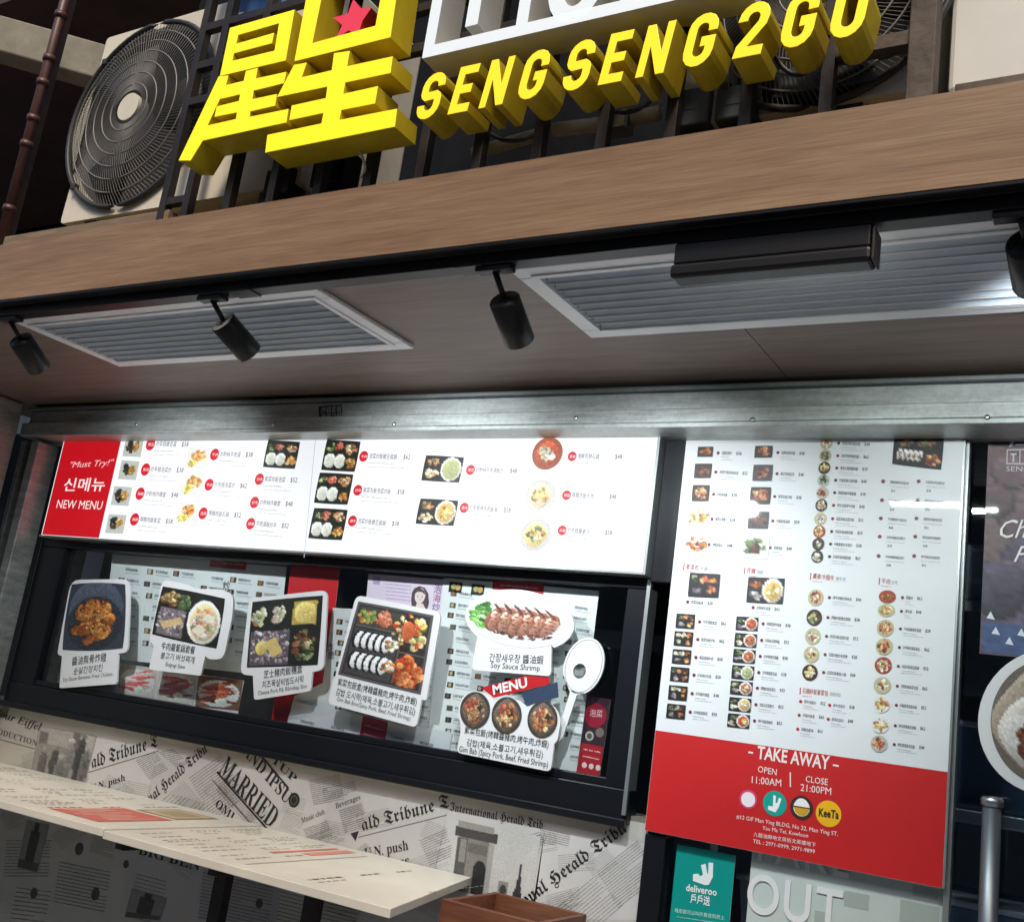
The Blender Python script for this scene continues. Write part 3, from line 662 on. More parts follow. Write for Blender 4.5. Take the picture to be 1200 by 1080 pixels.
for (x, y), n, near in ent:
    LP.disc((x, y), 5.2, REDD, 3, 18); LP.hanzi((x-3, y+1.6), (x+4, y+2), 3, (250, 230, 230), rr, 4)
    sl = 0.02+0.10*(y-520)/130
    LP.hanzi((x+6, y+2), (x+6+n*0.85, y+2+sl*n), 5.0, (70, 68, 74), rr, 3, .8)
    pxr = x+8+n if near else x+50
    LP.hanzi((pxr, y+2+sl*n), (pxr+8, y+2+sl*(n+8)), 4.6, (40, 38, 42), rr, 3, .7)
    LP.words((x+4, y+8), (x+4+n*.8, y+8+sl*n), 2.6, (165, 165, 172), rr, 3); LP.words((x+4, y+13), (x+4+n*1.15, y+13+sl*n), 2.4, (185, 185, 190), rr, 3)
LP.build('printed_face', 'print_backlit', lb)
RP = Print(YB+0.0030); q1 = XZ(141, 512, YB); q0 = XZ(116, 629, YB); xr_ = float((q1[0]+q0[0])/2)
RP.polyw([(lx0+0.004, zlb+0.008), (xr_, zlb+0.008), (xr_, lz1), (lx0+0.004, lz1)], (196, 16, 30), 0)
RP.text('"Must Try!"', (82, 548), (133, 545), 7, (250, 200, 200), shear=.25, layer=2)
RP.text('신메뉴', (74, 574), (122, 574), 15, (250, 235, 235), bold=.01, layer=2); RP.text('NEW MENU', (66, 595), (119, 597), 10, (250, 235, 235), layer=2)
RP.build('red_panel', 'print_backlit', lb)
def lb_bento(seed):
    p = Pic(30, 26, (34, 40, 30), seed); p.heap(.16, .24, .09, .12, 16, GREEN, .05); p.heap(.40, .22, .10, .11, 18, [(190, 80, 60), (205, 120, 90)], .05); p.heap(.78, .26, .15, .15, 26, [(150, 90, 50), (190, 130, 80), (210, 190, 150)], .055)
    for x in (.20, .50): p.ell(x, .68, .155, .23, (222, 224, 214)); p.ell(x, .68, .125, .19, (206, 212, 196), shade=.2)
    p.heap(.82, .74, .11, .14, 22, [(205, 140, 60), (215, 165, 90), (170, 100, 40)], .055); return p.done()
def lb_square(seed):
    p = Pic(22, 22, (186, 192, 184), seed); p.heap(.36, .48, .2, .3, 22, [(54, 46, 36), (76, 60, 42), (40, 44, 34)], .09); p.heap(.66, .46, .15, .25, 18, [(206, 160, 60), (190, 130, 50), (170, 120, 60)], .09); p.ell(.3, .3, .14, .16, (40, 44, 48)); return p.done()
def lb_orange(seed):
    p = Pic(24, 24, (226, 226, 218), seed); p.heap(.58, .40, .28, .24, 22, [(226, 150, 70), (214, 120, 50), (236, 178, 100)], .12); p.heap(.30, .72, .16, .14, 12, [(236, 206, 80), (226, 190, 60)], .09); return p.done()
def lb_combo(seed, soup, pal):
    p = Pic(32, 22, (40, 36, 32), seed); p.heap(.22, .28, .14, .16, 16, [(190, 130, 80), (140, 90, 50), (110, 120, 70)], .06); p.heap(.24, .72, .16, .14, 16, [(214, 200, 170), (190, 160, 110)], .07)
    p.ell(.72, .5, .265, .46, (228, 226, 214)); p.ell(.72, .5, .225, .39, soup, shade=.15); p.heap(.72, .5, .15, .26, 12 if pal else 0, pal or PALE, .06); return p.done()
for (x, y) in ((447, 120), (428, 215), (398, 322), (375, 437)): food_photo(lb, YB+.003, c1(x, y), 21, 22, '', 'print_backlit', img=lb_square(int(x)))
for i, (x, y) in enumerate(((712, 165), (690, 275), (670, 392))): food_photo(lb, YB+.003, c1(x, y), 25, 25, '', 'print_backlit', img=lb_orange(int(x)))
food_photo(lb, YB+.003, c1(1060, 150), 38, 32, '', 'print_backlit', .04, img=lb_bento(9))
for (x, y) in ((163, 120), (140, 225), (122, 338)): food_photo(lb, YB+.003, c2(x, y), 40, 36, '', 'print_backlit', .04, img=lb_bento(int(x)))
for (x, y), so2, pa2 in (((488, 162), (176, 186, 122), None), ((470, 300), (214, 176, 90), NOOD)): food_photo(lb, YB+.003, c2(x, y), 45, 30, '', 'print_backlit', .04, img=lb_combo(int(x), so2, pa2))
def noodle_bowl(seed, rim, soup, pal):
    p = Pic(22, 22, rim, seed); p.ell(.5, .5, .38, .38, soup); p.heap(.5, .5, .24, .24, 22, pal, .08); return p.done()
for (x, y), rim, soup, pal in (((823, 113), (170, 80, 40), (190, 70, 30), PALE), ((800, 248), (205, 205, 198), (215, 200, 160), NOOD), ((785, 372), (200, 200, 195), (220, 195, 110), NOOD+GREEN)):
    food_photo(lb, YB+.003, c2(x, y), 35, 38, '', 'print_backlit', .5, img=noodle_bowl(int(x), rim, soup, pal))

# take-away menu board
YT = -0.030
tx0, tx1 = float(XZ(780, 742, YT)[0]), float(XZ(1117, 775, YT)[0]); tz0 = z_at(928, 1006, YT); tz1 = zb0+0.05
zred = z_at(935, 879, YT)
tb = thing('takeaway_menu', 'tall white menu board with a red take-away footer', 'menu board', ((tx0+tx1)/2, YT, tz0))
B('backing_board', (tx0, YT+0.0008, tz0), (tx1, YT+0.008, tz1), 'pvc_white', tb)
TP = Print(YT+0.0005)
TP.polyw([(tx0+.0005, zred), (tx1-.0005, zred), (tx1-.0005, tz1), (tx0+.0005, tz1)], (232, 236, 238), 0)
def d3(x, y): return (740+x/3, 490+y/3)
def d4(x, y): return (740+x/3, 650+y/3)
rr = random.Random(21)
def entry(x, y, n, price=True, dot=(120, 40, 50), sub=True, r=1.9):
    sl = 0.05+0.10*(y-510)/370
    TP.disc((x, y), r, dot, 2, 10); TP.hanzi((x+4, y+1.6), (x+4+n, y+1.6+sl*n), 3.2, (72, 72, 78), rr, 2, .8)
    if price: TP.hanzi((x+n+9, y+1.6+sl*n), (x+n+15, y+1.6+sl*(n+6)), 3.0, (35, 35, 40), rr, 2, .8)
    if sub: TP.words((x+3, y+5), (x+3+n*.8, y+5+sl*n), 1.6, (170, 172, 176), rr, 2); TP.words((x+3, y+8), (x+3+n*1.2, y+8+sl*n), 1.5, (180, 182, 186), rr, 2)
photos = []
for i, (x, y, wd, h) in enumerate(((260, 118, 18, 12), (252, 185, 20, 17), (244, 263, 20, 19), (238, 350, 28, 23), (228, 440, 28, 23))):
    photos.append((d3(x, y), wd, h, 'tray' if i < 3 else 'plate', .04)); entry(*d3(x+45, y+4), 12 if i != 1 else 22)
for i, (x, y, wd, h) in enumerate(((465, 118, 21, 14), (462, 192, 23, 19), (454, 272, 24, 20), (447, 358, 24, 20))):
    photos.append((d3(x, y), wd, h, 'tray', .04)); entry(*d3(x+50, y+3), 16)
photos.append((d3(437, 455), 31, 25, 'salad', .02)); entry(*d3(488, 455), 10)
for i, y in enumerate((88, 132, 175, 218, 262, 306, 353, 398, 442, 486)):
    x = 686-i*3.6; photos.append((d3(x, y), 14, 14.5, 'bowl', .5)); entry(*d3(x+43, y), 21, dot=(150, 30, 45) if i in (1, 2, 5, 6) else (70, 60, 64))
photos.append((d3(1008, 115), 58, 38, 'bigbento', .03))
for i, y in enumerate((222, 288, 352, 416, 484)):
    for x in (885-i*4, 1010-i*4):
        a = d3(x, y); TP.disc(a, 2.4, (130, 60, 75), 2, 10); TP.hanzi((a[0]+8, a[1]+2), (a[0]+30, a[1]+4), 2.8, (90, 92, 98), rr, 2, .8); TP.words((a[0]+8, a[1]+6), (a[0]+30, a[1]+8), 1.5, (170, 172, 178), rr, 2); TP.hanzi((a[0]+9, a[1]+12), (a[0]+14, a[1]+12.5), 2.4, (60, 60, 66), rr, 2, .8)
for (x, y), n in ((d3(182, 522), 3), (d3(396, 535), 2), (d3(628, 555), 5), (d3(870, 572), 2), (d4(592, 478), 6)):
    TP.bar((x-.3, y+4), (x+.8, y+4.1), 8, (190, 35, 50), 2); TP.hanzi((x+3, y+2), (x+3+n*5, y+2.5+n*.5), 5, (190, 55, 65), rr, 2, .9); TP.words((x+3, y+6), (x+14, y+7), 1.6, (205, 130, 138), rr, 2); TP.hanzi((x+5+n*5, y+2.6+n*.5), (x+9+n*6.5, y+2.8+n*.6), 4, (165, 170, 176), rr, 2, .9)
photos.append((d4(256, 107), 36, 28, 'bento', .02)); entry(*d4(198, 165), 14)
photos.append((d4(472, 125), 43, 30, 'combo', .02)); entry(*d4(428, 185), 16)
for i, y in enumerate((233, 295, 358, 420, 485, 550)): photos.append((d4(190-i*6.6, y), 22, 17, 'bento', .03)); entry(*d4(240-i*6.6, y+2), 16)
for i, y in enumerate((242, 300, 356, 413, 468, 526, 583)): photos.append((d4(407-i*5, y), 26, 16, 'combo', .03)); entry(*d4(463-i*5, y), 17)
for i, y in enumerate((150, 220, 286, 350, 413)): photos.append((d4(648-i*5, y), 18, 19, 'bowl', .5)); entry(*d4(696-i*5, y), 22)
for i, (x, y) in enumerate(((595, 515), (590, 563), (585, 612), (697, 528), (692, 577))): entry(*d4(x, y), 14, dot=(180, 40, 55))
for i, y in enumerate((147, 195, 257, 322, 388, 458, 525, 597, 663)): photos.append((d4(900-i*3.6, y), 20, 15 if i < 2 else 19.5, 'bowl' if i not in (6, 7) else 'plate', .5)); entry(*d4(953-i*3.6, y+3), 20 if i > 1 else 8)
TP.build('printed_sheet', 'print_gloss', tb)
def salad():
    p = Pic(15, 13, (232, 236, 238), 3); p.heap(.5, .5, .42, .38, 22, GREEN, .13); p.heap(.5, .48, .2, .3, 16, MEAT, .09); return p.done()
def bigbento():
    p = Pic(30, 22, (26, 26, 28), 5); p.heap(.7, .28, .18, .12, 14, MEAT+GREEN, .07); p.heap(.8, .72, .13, .16, 18, RED, .07); p.heap(.25, .3, .14, .12, 12, GREEN+MEAT, .06)
    for i in range(5): p.ell(.14+i*.10, .66, .055, .16, (215, 215, 205), .2); p.ell(.14+i*.10, .66, .03, .08, (140, 90, 60), .2)
    return p.done()
for c, wd, h, kind, k in photos:
    im = salad() if kind == 'salad' else bigbento() if kind == 'bigbento' else None
    food_photo(tb, YT+.0002, c, wd, h, kind, 'print_gloss', k, ((c[1]-500)/470*.17-.02 if kind not in ('bigbento',) else .12, .09), img=im)
FP = Print(YT+0.0005)
FP.polyw([(tx0+.0005, tz0+.0005), (tx1-.0005, tz0+.0005), (tx1-.0005, zred), (tx0+.0005, zred)], (204, 28, 30), 0)
WH = (246, 236, 232)
FP.text('TAKE AWAY', (887, 888), (972, 901), 15, WH, bold=.022, layer=2)
FP.bar((877, 882), (882.5, 882.8), 2, WH, 2); FP.bar((976, 897), (983, 898), 2, WH, 2)
FP.text('OPEN', (888, 904), (910, 908), 7.5, WH, layer=2); FP.text('11:00AM', (881, 917), (915.5, 921), 8.5, WH, layer=2)
FP.text('CLOSE', (944, 915.5), (970, 919.6), 7.5, WH, layer=2); FP.text('21:00PM', (938, 926), (974, 931), 8.5, WH, layer=2)
FP.bar((925.6, 921.5), (927, 921.6), 17, WH, 2)
FP.disc((877, 936), 10.5, (226, 70, 120), 2, 28); FP.disc((877, 936.3), 8.2, (248, 240, 244), 3, 28)
FP.disc((908, 941), 14, (10, 165, 150), 2, 32)
FP.poly([(906.5, 931), (909.5, 932), (909, 940), (911, 940.5), (913, 934), (916, 935.5), (913, 945), (909, 951.5), (900, 948), (900.5, 943.5), (906, 944.5)], (250, 250, 250), 3)
FP.disc((939.5, 946), 13.5, (66, 36, 22), 2, 32); FP.disc((939.5, 946), 9.6, (250, 245, 235), 3, 28); FP.disc((939.5, 943.5), 8.2, (250, 250, 246), 4, 24)
FP.poly([(930.5, 944), (949, 947), (947.5, 951), (943, 955), (937, 954.5), (932, 950)], (215, 165, 25), 5); FP.bar((930, 944.5), (949.3, 947.6), 1.3, (66, 36, 22), 6)
FP.disc((971, 953), 15, (250, 190, 20), 2, 32); FP.text('KeeTa', (959.5, 955.5), (983, 959), 9.5, (45, 28, 14), bold=.03, layer=3)
FP.text('#12 G/F Man Ying BLDG, No 22, Man Ying ST,', (863, 958.5), (982, 979), 4.8, WH, layer=2); FP.text('Yau Ma Tei, Kowloon', (893.5, 971.5), (947, 981), 4.8, WH, layer=2)
FP.text('九龍油麻地文英街文英樓地下', (883, 979), (956, 991.5), 5, WH, layer=2); FP.text('TEL : 2971-0999, 2971-9899', (882.5, 987), (955, 999.5), 4.6, WH, layer=2)
FP.build('red_footer', 'print_gloss', tb)
B('edge_strip', (tx1+.0002, YT-0.002, tz0), (tx1+0.004, YT+0.009, tz1), 'alu', tb)

# ================================================================== CUT-OUT CARDS ON THE WINDOW
def rounded(poly, rad, n=5):
    P = [np.array(p, float) for p in poly]; m = len(P); out = []
    for i in range(m):
        a, b, c = P[i-1], P[i], P[(i+1) % m]; r = rad[i] if isinstance(rad, (list, tuple)) else rad
        if r <= 0: out.append(b); continue
        u = a-b; v = c-b; lu, lv = np.linalg.norm(u), np.linalg.norm(v); r_ = min(r, lu*.45, lv*.45); s, e = b+u/lu*r_, b+v/lv*r_
        for t in np.linspace(0, 1, n): out.append((1-t)**2*s+2*t*(1-t)*b+t*t*e)
    return out
def curve_solid(name, polys, y0, y1, mface, mside, parent, bevel=0.0):
    """filled outlines (outer + holes, even-odd) in (x, z), from y0 in front to y1 behind; front face has its own material"""
    off = rootloc(parent) if parent is not None else Vector((0, 0, 0))
    cu = bpy.data.curves.new(name, 'CURVE'); cu.dimensions = '2D'; cu.fill_mode = 'BOTH'; cu.extrude = abs(y1-y0)/2; cu.bevel_depth = bevel; cu.bevel_resolution = 1
    for P in polys:
        sp = cu.splines.new('POLY'); sp.points.add(len(P)-1); sp.use_cyclic_u = True
        for q, p in zip(sp.points, P): q.co = (float(p[0]), float(p[1]), 0, 1)
    o = bpy.data.objects.new('t', cu); C.objects.link(o); me = bpy.data.meshes.new_from_object(o.evaluated_get(bpy.context.evaluated_depsgraph_get())); bpy.data.objects.remove(o); bpy.data.curves.remove(cu)
    me.name = name; ym = (y0+y1)/2; n = len(me.vertices); V = np.zeros(n*3); me.vertices.foreach_get('co', V); V = V.reshape(-1, 3)
    W = np.stack([V[:, 0]-off.x, ym-V[:, 2]-off.y, V[:, 1]-off.z], 1); me.vertices.foreach_set('co', W.ravel()); me.update()
    me.materials.clear(); me.materials.append(MATS[mface]); me.materials.append(MATS[mside])
    for p in me.polygons:
        p.use_smooth = False; p.material_index = 0 if abs(p.normal.y) > 0.9 and p.center.y+off.y < ym else 1
    o = bpy.data.objects.new(name, me); link(o, parent); return o

YC = -0.034
def W2(pts, y=YC): return [XZ(p[0], p[1], y) for p in pts]
def smooth_union(top, lab): return None
def card(outline, rads, label, img_px=None, img=None, k=0.08, base=None, texts=(), extra=None, y=YC):
    pts = W2(outline, y); c = np.mean(pts, 0); zmin = min(p[1] for p in pts)
    t = thing('menu_card', label, 'sign card', (c[0], y, zmin), 'cut-out food cards on the serving window')
    curve_solid('plate', [rounded(pts, [r*0.0018 for r in rads] if isinstance(rads, (list, tuple)) else rads*0.0018)], y, y+0.006, 'pvc_white', 'pvc_white', t)
    if img is not None:
        p = Print(y); p.image(img_px, img, 2, k); p.build('food_photo', 'print_gloss', t)
    if texts or extra:
        p = Print(y)
        for i_, a in enumerate(texts):
            up = 2.4 if i_ == 0 and len(texts) == 3 else 0.0
            p.text(a[0], (a[1][0], a[1][1]-up), (a[2][0], a[2][1]-up), a[3], a[4] if len(a) > 4 else (38, 38, 42), bold=a[5] if len(a) > 5 else 0.0, layer=2)
        if extra: extra(p)
        p.build('lettering', 'print', t)
    return t
def q6(x, y): return (30+x/3.243, 620+y/3.243)
def q7(x, y): return (360+x/3, 650+y/3)
def n_(f, L): return [f(*p) for p in L]

def img_chicken():
    p = Pic(56, 62, (52, 60, 74), 31); p.ell(.5, .35, .46, .40, (66, 76, 94), shade=.3); p.ell(.5, .6, .46, .40, (38, 44, 54), shade=.2)
    p.heap(.5, .60, .34, .28, 34, [(150, 72, 16), (120, 52, 10), (170, 90, 28)], .10, 14, edge=.5); p.heap(.5, .54, .29, .25, 30, [(196, 112, 34), (172, 88, 22), (208, 130, 48), (140, 64, 14)], .085, 18, edge=.45); p.heap(.5, .5, .28, .25, 60, [(224, 160, 84), (110, 48, 10), (190, 120, 50)], .018, 10); return p.done()
card(n_(q6, [(172, 192), (398, 188), (388, 466), (352, 472), (346, 587), (128, 603), (138, 482), (120, 474)]), [22, 22, 22, 0, 4, 4, 0, 22],
     'white card of fried chicken pieces in a grey bowl, leftmost on the serving window', n_(q6, [(172, 203), (385, 203), (376, 458), (134, 464)]), img_chicken(), .10,
     texts=[('醬油無骨炸雞', q6(176, 523), q6(306, 507), 10, (40, 40, 44), 0), ('순살간장치킨', q6(182, 550), q6(292, 536), 8), ('Soy Sauce Boneless Fried Chicken', q6(142, 578), q6(330, 556), 4.5, (110, 110, 112))])
def img_hotpot():
    p = Pic(64, 54, (30, 32, 26), 32); p.heap(.17, .22, .13, .14, 26, [(150, 110, 50), (200, 170, 110), (90, 60, 30)], .05); p.heap(.40, .24, .09, .13, 22, GREEN, .05)
    p.rect(.05, .40, .46, .95, (122, 110, 116)); p.heap(.25, .67, .2, .24, 90, RICE, .03, 14, True); p.rect(.10, .62, .44, .76, (218, 185, 125), -.55, 8)
    p.ell(.74, .55, .245, .43, (232, 228, 215)); p.ell(.74, .55, .205, .37, (214, 190, 140)); p.heap(.74, .55, .16, .29, 46, PALE+[(230, 210, 150), (215, 140, 90)], .055, 10); p.rect(.62, .62, .76, .80, (238, 228, 200), .6); p.rect(.74, .38, .88, .52, (240, 232, 208), .3); return p.done()
card(n_(q6, [(520, 190), (600, 205), (660, 226), (745, 228), (792, 250), (785, 330), (752, 492), (700, 494), (682, 482), (665, 556), (468, 532), (488, 440), (470, 425)]), [14, 0, 0, 12, 14, 0, 16, 6, 0, 5, 5, 0, 12],
     'white card of a lunch tray with an oval pot of stew, second from the left', n_(q6, [(520, 214), (762, 262), (728, 456), (478, 400)]), img_hotpot(), .05,
     texts=[('牛肉蘿蔔鍋套餐', q6(515, 462), q6(642, 480), 9, (40, 40, 44), 0), ('불고기 버섯찌개', q6(512, 488), q6(640, 508), 8), ('Bulgogi Stew', q6(532, 519), q6(606, 530), 5, (110, 110, 112))])
def img_cheese():
    p = Pic(64, 60, (28, 30, 24), 33); p.heap(.13, .24, .1, .12, 30, [(160, 175, 120), (200, 110, 60), (210, 205, 180)], .04); p.heap(.40, .22, .08, .12, 26, PALE+[(170, 130, 110)], .04)
    p.rect(.60, .06, .93, .40, (205, 175, 70), .05, 12); p.ell(.77, .23, .15, .16, (226, 200, 100), tex=14); p.rect(.03, .46, .58, .97, (92, 82, 90)); p.heap(.3, .71, .26, .24, 130, RICE, .026, 14, True)
    p.ell(.19, .72, .085, .11, (218, 190, 100)); p.rect(.28, .58, .45, .84, (226, 196, 105), -.5); p.heap(.79, .70, .15, .22, 60, MEAT+GREEN, .045, 12); return p.done()
card(n_(q6, [(850, 262), (1148, 230), (1132, 532), (1090, 542), (1082, 614), (868, 648), (864, 556), (815, 550)]), [14, 14, 18, 0, 5, 5, 0, 16],
     'white card of a black lunch box with purple rice and yellow cheese', n_(q6, [(862, 275), (1132, 250), (1112, 516), (840, 526)]), img_cheese(), .02,
     texts=[('芝士豬肉飯糰盒', q6(905, 572), q6(1052, 550), 9, (40, 40, 44), 0), ('치즈목살비빔도시락', q6(900, 602), q6(1058, 580), 8.5, (40, 40, 44), 0), ('Cheese Pork Rib Bibimbap Box', q6(884, 630), q6(1070, 602), 5, (110, 110, 112))])
def img_gimbap():
    p = Pic(84, 84, (92, 88, 88), 34); p.rect(.03, .03, .97, .97, (52, 48, 47)); p.rect(.05, .05, .62, .28, (74, 68, 62)); p.heap(.16, .17, .1, .09, 34, [(150, 180, 90), (200, 120, 50), (120, 150, 60)], .035); p.heap(.40, .17, .1, .09, 34, [(225, 130, 90), (200, 95, 60)], .035)
    p.heap(.74, .28, .19, .22, 90, [(225, 170, 70), (190, 70, 30), (230, 200, 130), (80, 40, 30), (120, 140, 60)], .045); p.ell(.72, .26, .09, .12, (205, 90, 40)); p.heap(.80, .77, .16, .17, 90, [(200, 75, 25), (225, 110, 40), (170, 50, 15), (235, 140, 70)], .05)
    p.rect(.05, .34, .62, .95, (70, 66, 66))
    for row, y in ((0, .485), (1, .76)):
        for i in range(5):
            x = .135+i*.088+row*.01; p.ell(x-.006, y, .070, .128, (18, 20, 22), .12); p.ell(x+.012, y, .056, .110, (206, 208, 204), .12, .5, 16); p.ell(x+.02, y, .040, .085, (226, 227, 222), .12, .2, 14)
        p.heap(x+.02, y, .028, .05, 10, [(200, 120, 60), (120, 140, 70), (150, 90, 60)], .02)
    p.heap(.59, .48, .05, .07, 14, [(190, 150, 80), (110, 130, 60), (230, 215, 180)], .03); p.heap(.59, .74, .05, .07, 14, [(200, 120, 50), (235, 220, 190)], .03)
    p.rect(.645, .05, .66, .95, (105, 100, 98)); p.rect(.66, .535, .97, .55, (105, 100, 98)); p.rect(.05, .30, .64, .315, (95, 92, 90)); return p.done()
card(n_(q7, [(172, 140), (472, 200), (418, 512), (402, 508), (384, 606), (72, 522), (92, 436), (98, 428)]), [12, 12, 10, 0, 8, 8, 0, 6],
     'white card of a lunch box of sliced seaweed rice rolls, largest card near the middle', n_(q7, [(180, 162), (446, 212), (400, 492), (108, 420)]), img_gimbap(), .012,
     texts=[('紫菜包飯盒(烤韓醬豬肉,烤牛肉,炸蝦)', q7(106, 462), q7(384, 535), 8.5, (40, 40, 44), 0), ('김밥 도시락(제육,소불고기,새우튀김)', q7(100, 490), q7(378, 562), 8.5, (40, 40, 44), 0), ('Gim Bab Box(Spicy Pork, Beef, Fried Shrimp)', q7(104, 512), q7(362, 582), 5, (110, 110, 112))])
def ellpx(cx, cy, rx, ry, rot=0.0, n=36, t0=0, t1=2*math.pi):
    return [(cx+rx*math.cos(t)*math.cos(rot)-ry*math.sin(t)*math.sin(rot), cy+rx*math.cos(t)*math.sin(rot)+ry*math.sin(t)*math.cos(rot)) for t in np.linspace(t0, t1, n, endpoint=False)]
def img_shrimp():
    p = Pic(84, 48, (222, 226, 230), 35); p.ell(.5, .5, .47, .46, (232, 236, 240), shade=.12, tex=3); p.ell(.52, .50, .40, .37, (212, 216, 220), shade=.1, tex=3)
    p.heap(.13, .48, .09, .26, 60, [(90, 170, 60), (60, 130, 40), (130, 200, 90)], .042)
    for i in range(6):
        x = .27+i*.105; p.ell(x, .54, .085, .27, (128, 74, 54), .25, .6, 12); p.ell(x+.01, .60, .06, .2, (160, 105, 82), .3, .5, 10); p.ell(x-.01, .44, .022, .07, (228, 190, 165), .3); p.ell(x+.02, .3, .02, .1, (110, 55, 40), -.5)
        for j in range(5): p.rect(x-.05, .36+j*.08, x+.06, .372+j*.08, (92, 50, 38), .35)
    p.heap(.55, .80, .3, .05, 26, MEAT, .03); p.heap(.55, .5, .32, .1, 14, [(205, 60, 40), (110, 150, 70)], .012); return p.done()
# shrimp card: oval plate with a label below
ov = ellpx(609, 727, 64, 36, .13, 44)
lab = n_(q7, [(588, 308), (862, 338), (856, 426), (578, 404)])
ovp = [p for p in ellpx(609, 727, 64, 36, .13, 60, math.radians(60)-.13, math.radians(60)+2*math.pi-.13)]
a0 = [p for p in ovp if not (560 < p[0] < 644 and p[1] > 745)]
i0 = max(range(len(a0)), key=lambda i: (a0[i][0]-a0[i-1][0])**2+(a0[i][1]-a0[i-1][1])**2)
a0 = a0[i0:]+a0[:i0]
if a0[0][0] > a0[-1][0]: a0 = a0[::-1]
def shr_x(p): pass
outl = a0+[(646, 756), lab[2], lab[3], (558, 752)]
card(outl, [0]*len(a0)+[0, 6, 6, 0], 'white oval card of soy shrimp with lettuce above the menu banner', [(550, 688), (672, 704), (668, 766), (546, 750)], img_shrimp(), .5,
     texts=[('간장새우장 醬油蝦', q7(640, 372), q7(830, 382), 10, (40, 40, 44), 0), ('Soy Sauce Shrimp', q7(645, 396), q7(818, 408), 7, (60, 60, 64))])
# spoon card
bowl = ellpx(684, 780, 23, 34, .30, 44)
sp = [p for p in ellpx(684, 780, 23, 34, .30, 44, 2.2, 2.2+2*math.pi)][3:-1]
spo = sp+[(686, 812), (676, 814), (660, 862), (655, 869), (650, 866), (668, 811), (664, 800)]
spp = W2(spo, YC+0.012); cc = np.mean(spp, 0)
s_ = thing('spoon_card', 'white cut-out spoon with a hole in its bowl at the right of the window', 'sign card', (cc[0], YC+.012, min(p[1] for p in spp)), 'cut-out food cards on the serving window')
curve_solid('plate', [spp, W2(ellpx(679, 786, 7.5, 9, .3, 20), YC+.012)], YC+.012, YC+.017, 'pvc_white', 'pvc_white', s_)
p = Print(YC+.012); ol = W2(ellpx(684, 780, 21, 32, .30, 40), YC+.012); il = W2(ellpx(684, 780, 20.3, 31.2, .30, 40), YC+.012)
for i in range(40): j = (i+1) % 40; p.polyw([ol[i], ol[j], il[j], il[i]], (150, 152, 156), 1)
p.build('lettering', 'print', s_)
# three-bowl card
def img_bowl3(seed):
    p = Pic(34, 38, (70, 58, 50), seed); p.ell(.5, .5, .44, .45, (96, 84, 72)); p.heap(.5, .52, .32, .33, 50, [(190, 145, 90), (150, 80, 50), (212, 178, 122), (110, 66, 44), (196, 128, 70)], .085, 14); p.heap(.38, .32, .16, .14, 8, [(170, 60, 48), (180, 90, 60)], .07); p.heap(.65, .42, .08, .1, 5, [(60, 58, 40), (40, 34, 30)], .06); return p.done()
o6 = n_(q7, [(528, 545), (548, 492), (592, 478), (632, 490), (660, 512), (706, 496), (748, 512), (772, 534), (828, 512), (872, 534), (892, 580), (880, 650), (868, 664), (856, 762), (524, 694), (542, 610)])
t6 = card(o6, [14, 12, 12, 12, 0, 14, 12, 0, 14, 12, 12, 8, 0, 8, 8, 8], 'white card with three round bowls in a row, lowest card on the window', y=YC-.004,
     texts=[('紫菜包飯(烤韓醬豬肉,烤牛肉,炸蝦)', q7(552, 632), q7(848, 684), 8.5, (40, 40, 44), 0), ('김밥(제육,소불고기,새우튀김)', q7(560, 668), q7(828, 712), 8.5, (40, 40, 44), 0), ('Gim Bab (Spicy Pork, Beef, Fried Shrimp)', q7(534, 690), q7(846, 746), 7, (60, 60, 64))])
for i, c in enumerate(((557, 832), (594, 838), (636, 843))):
    p = Print(YC-.004); p.image(rect4(c, 35, 43, (.12, .1)), img_bowl3(60+i), 3, .5); p.build('food_photo', 'print_gloss', t6)
# red MENU banner behind it
bn = W2(n_(q7, [(612, 466), (770, 424), (852, 430), (850, 452), (770, 470), (655, 500), (660, 478)]), YC+.004); cc = np.mean(bn, 0)
b_ = thing('menu_banner', 'small red banner lettered MENU between the shrimp card and the three-bowl card', 'sign', (cc[0], YC, min(q[1] for q in bn)))
p = Print(YC+.004); p.polyw([XZ(*q, YC+.004) for q in n_(q7, [(612, 466), (770, 424), (852, 430), (850, 455), (765, 475), (656, 502)])], (190, 28, 34), 1); p.polyw(W2(n_(q7, [(752, 488), (880, 446), (884, 500), (770, 530)]), YC+.004), (52, 66, 92), 0); p.text('MENU', q7(655, 490), q7(776, 463), 11, (240, 240, 240), bold=.03, layer=3)
p.build('banner_face', 'print', b_)
mbk = MB().prism(W2(n_(q7, [(614, 466), (770, 426), (850, 432), (848, 453), (765, 473), (658, 500)]), YC+.004), YC+.0045, YC+.008); obj('banner_back', mbk, 'pvc_white', b_)

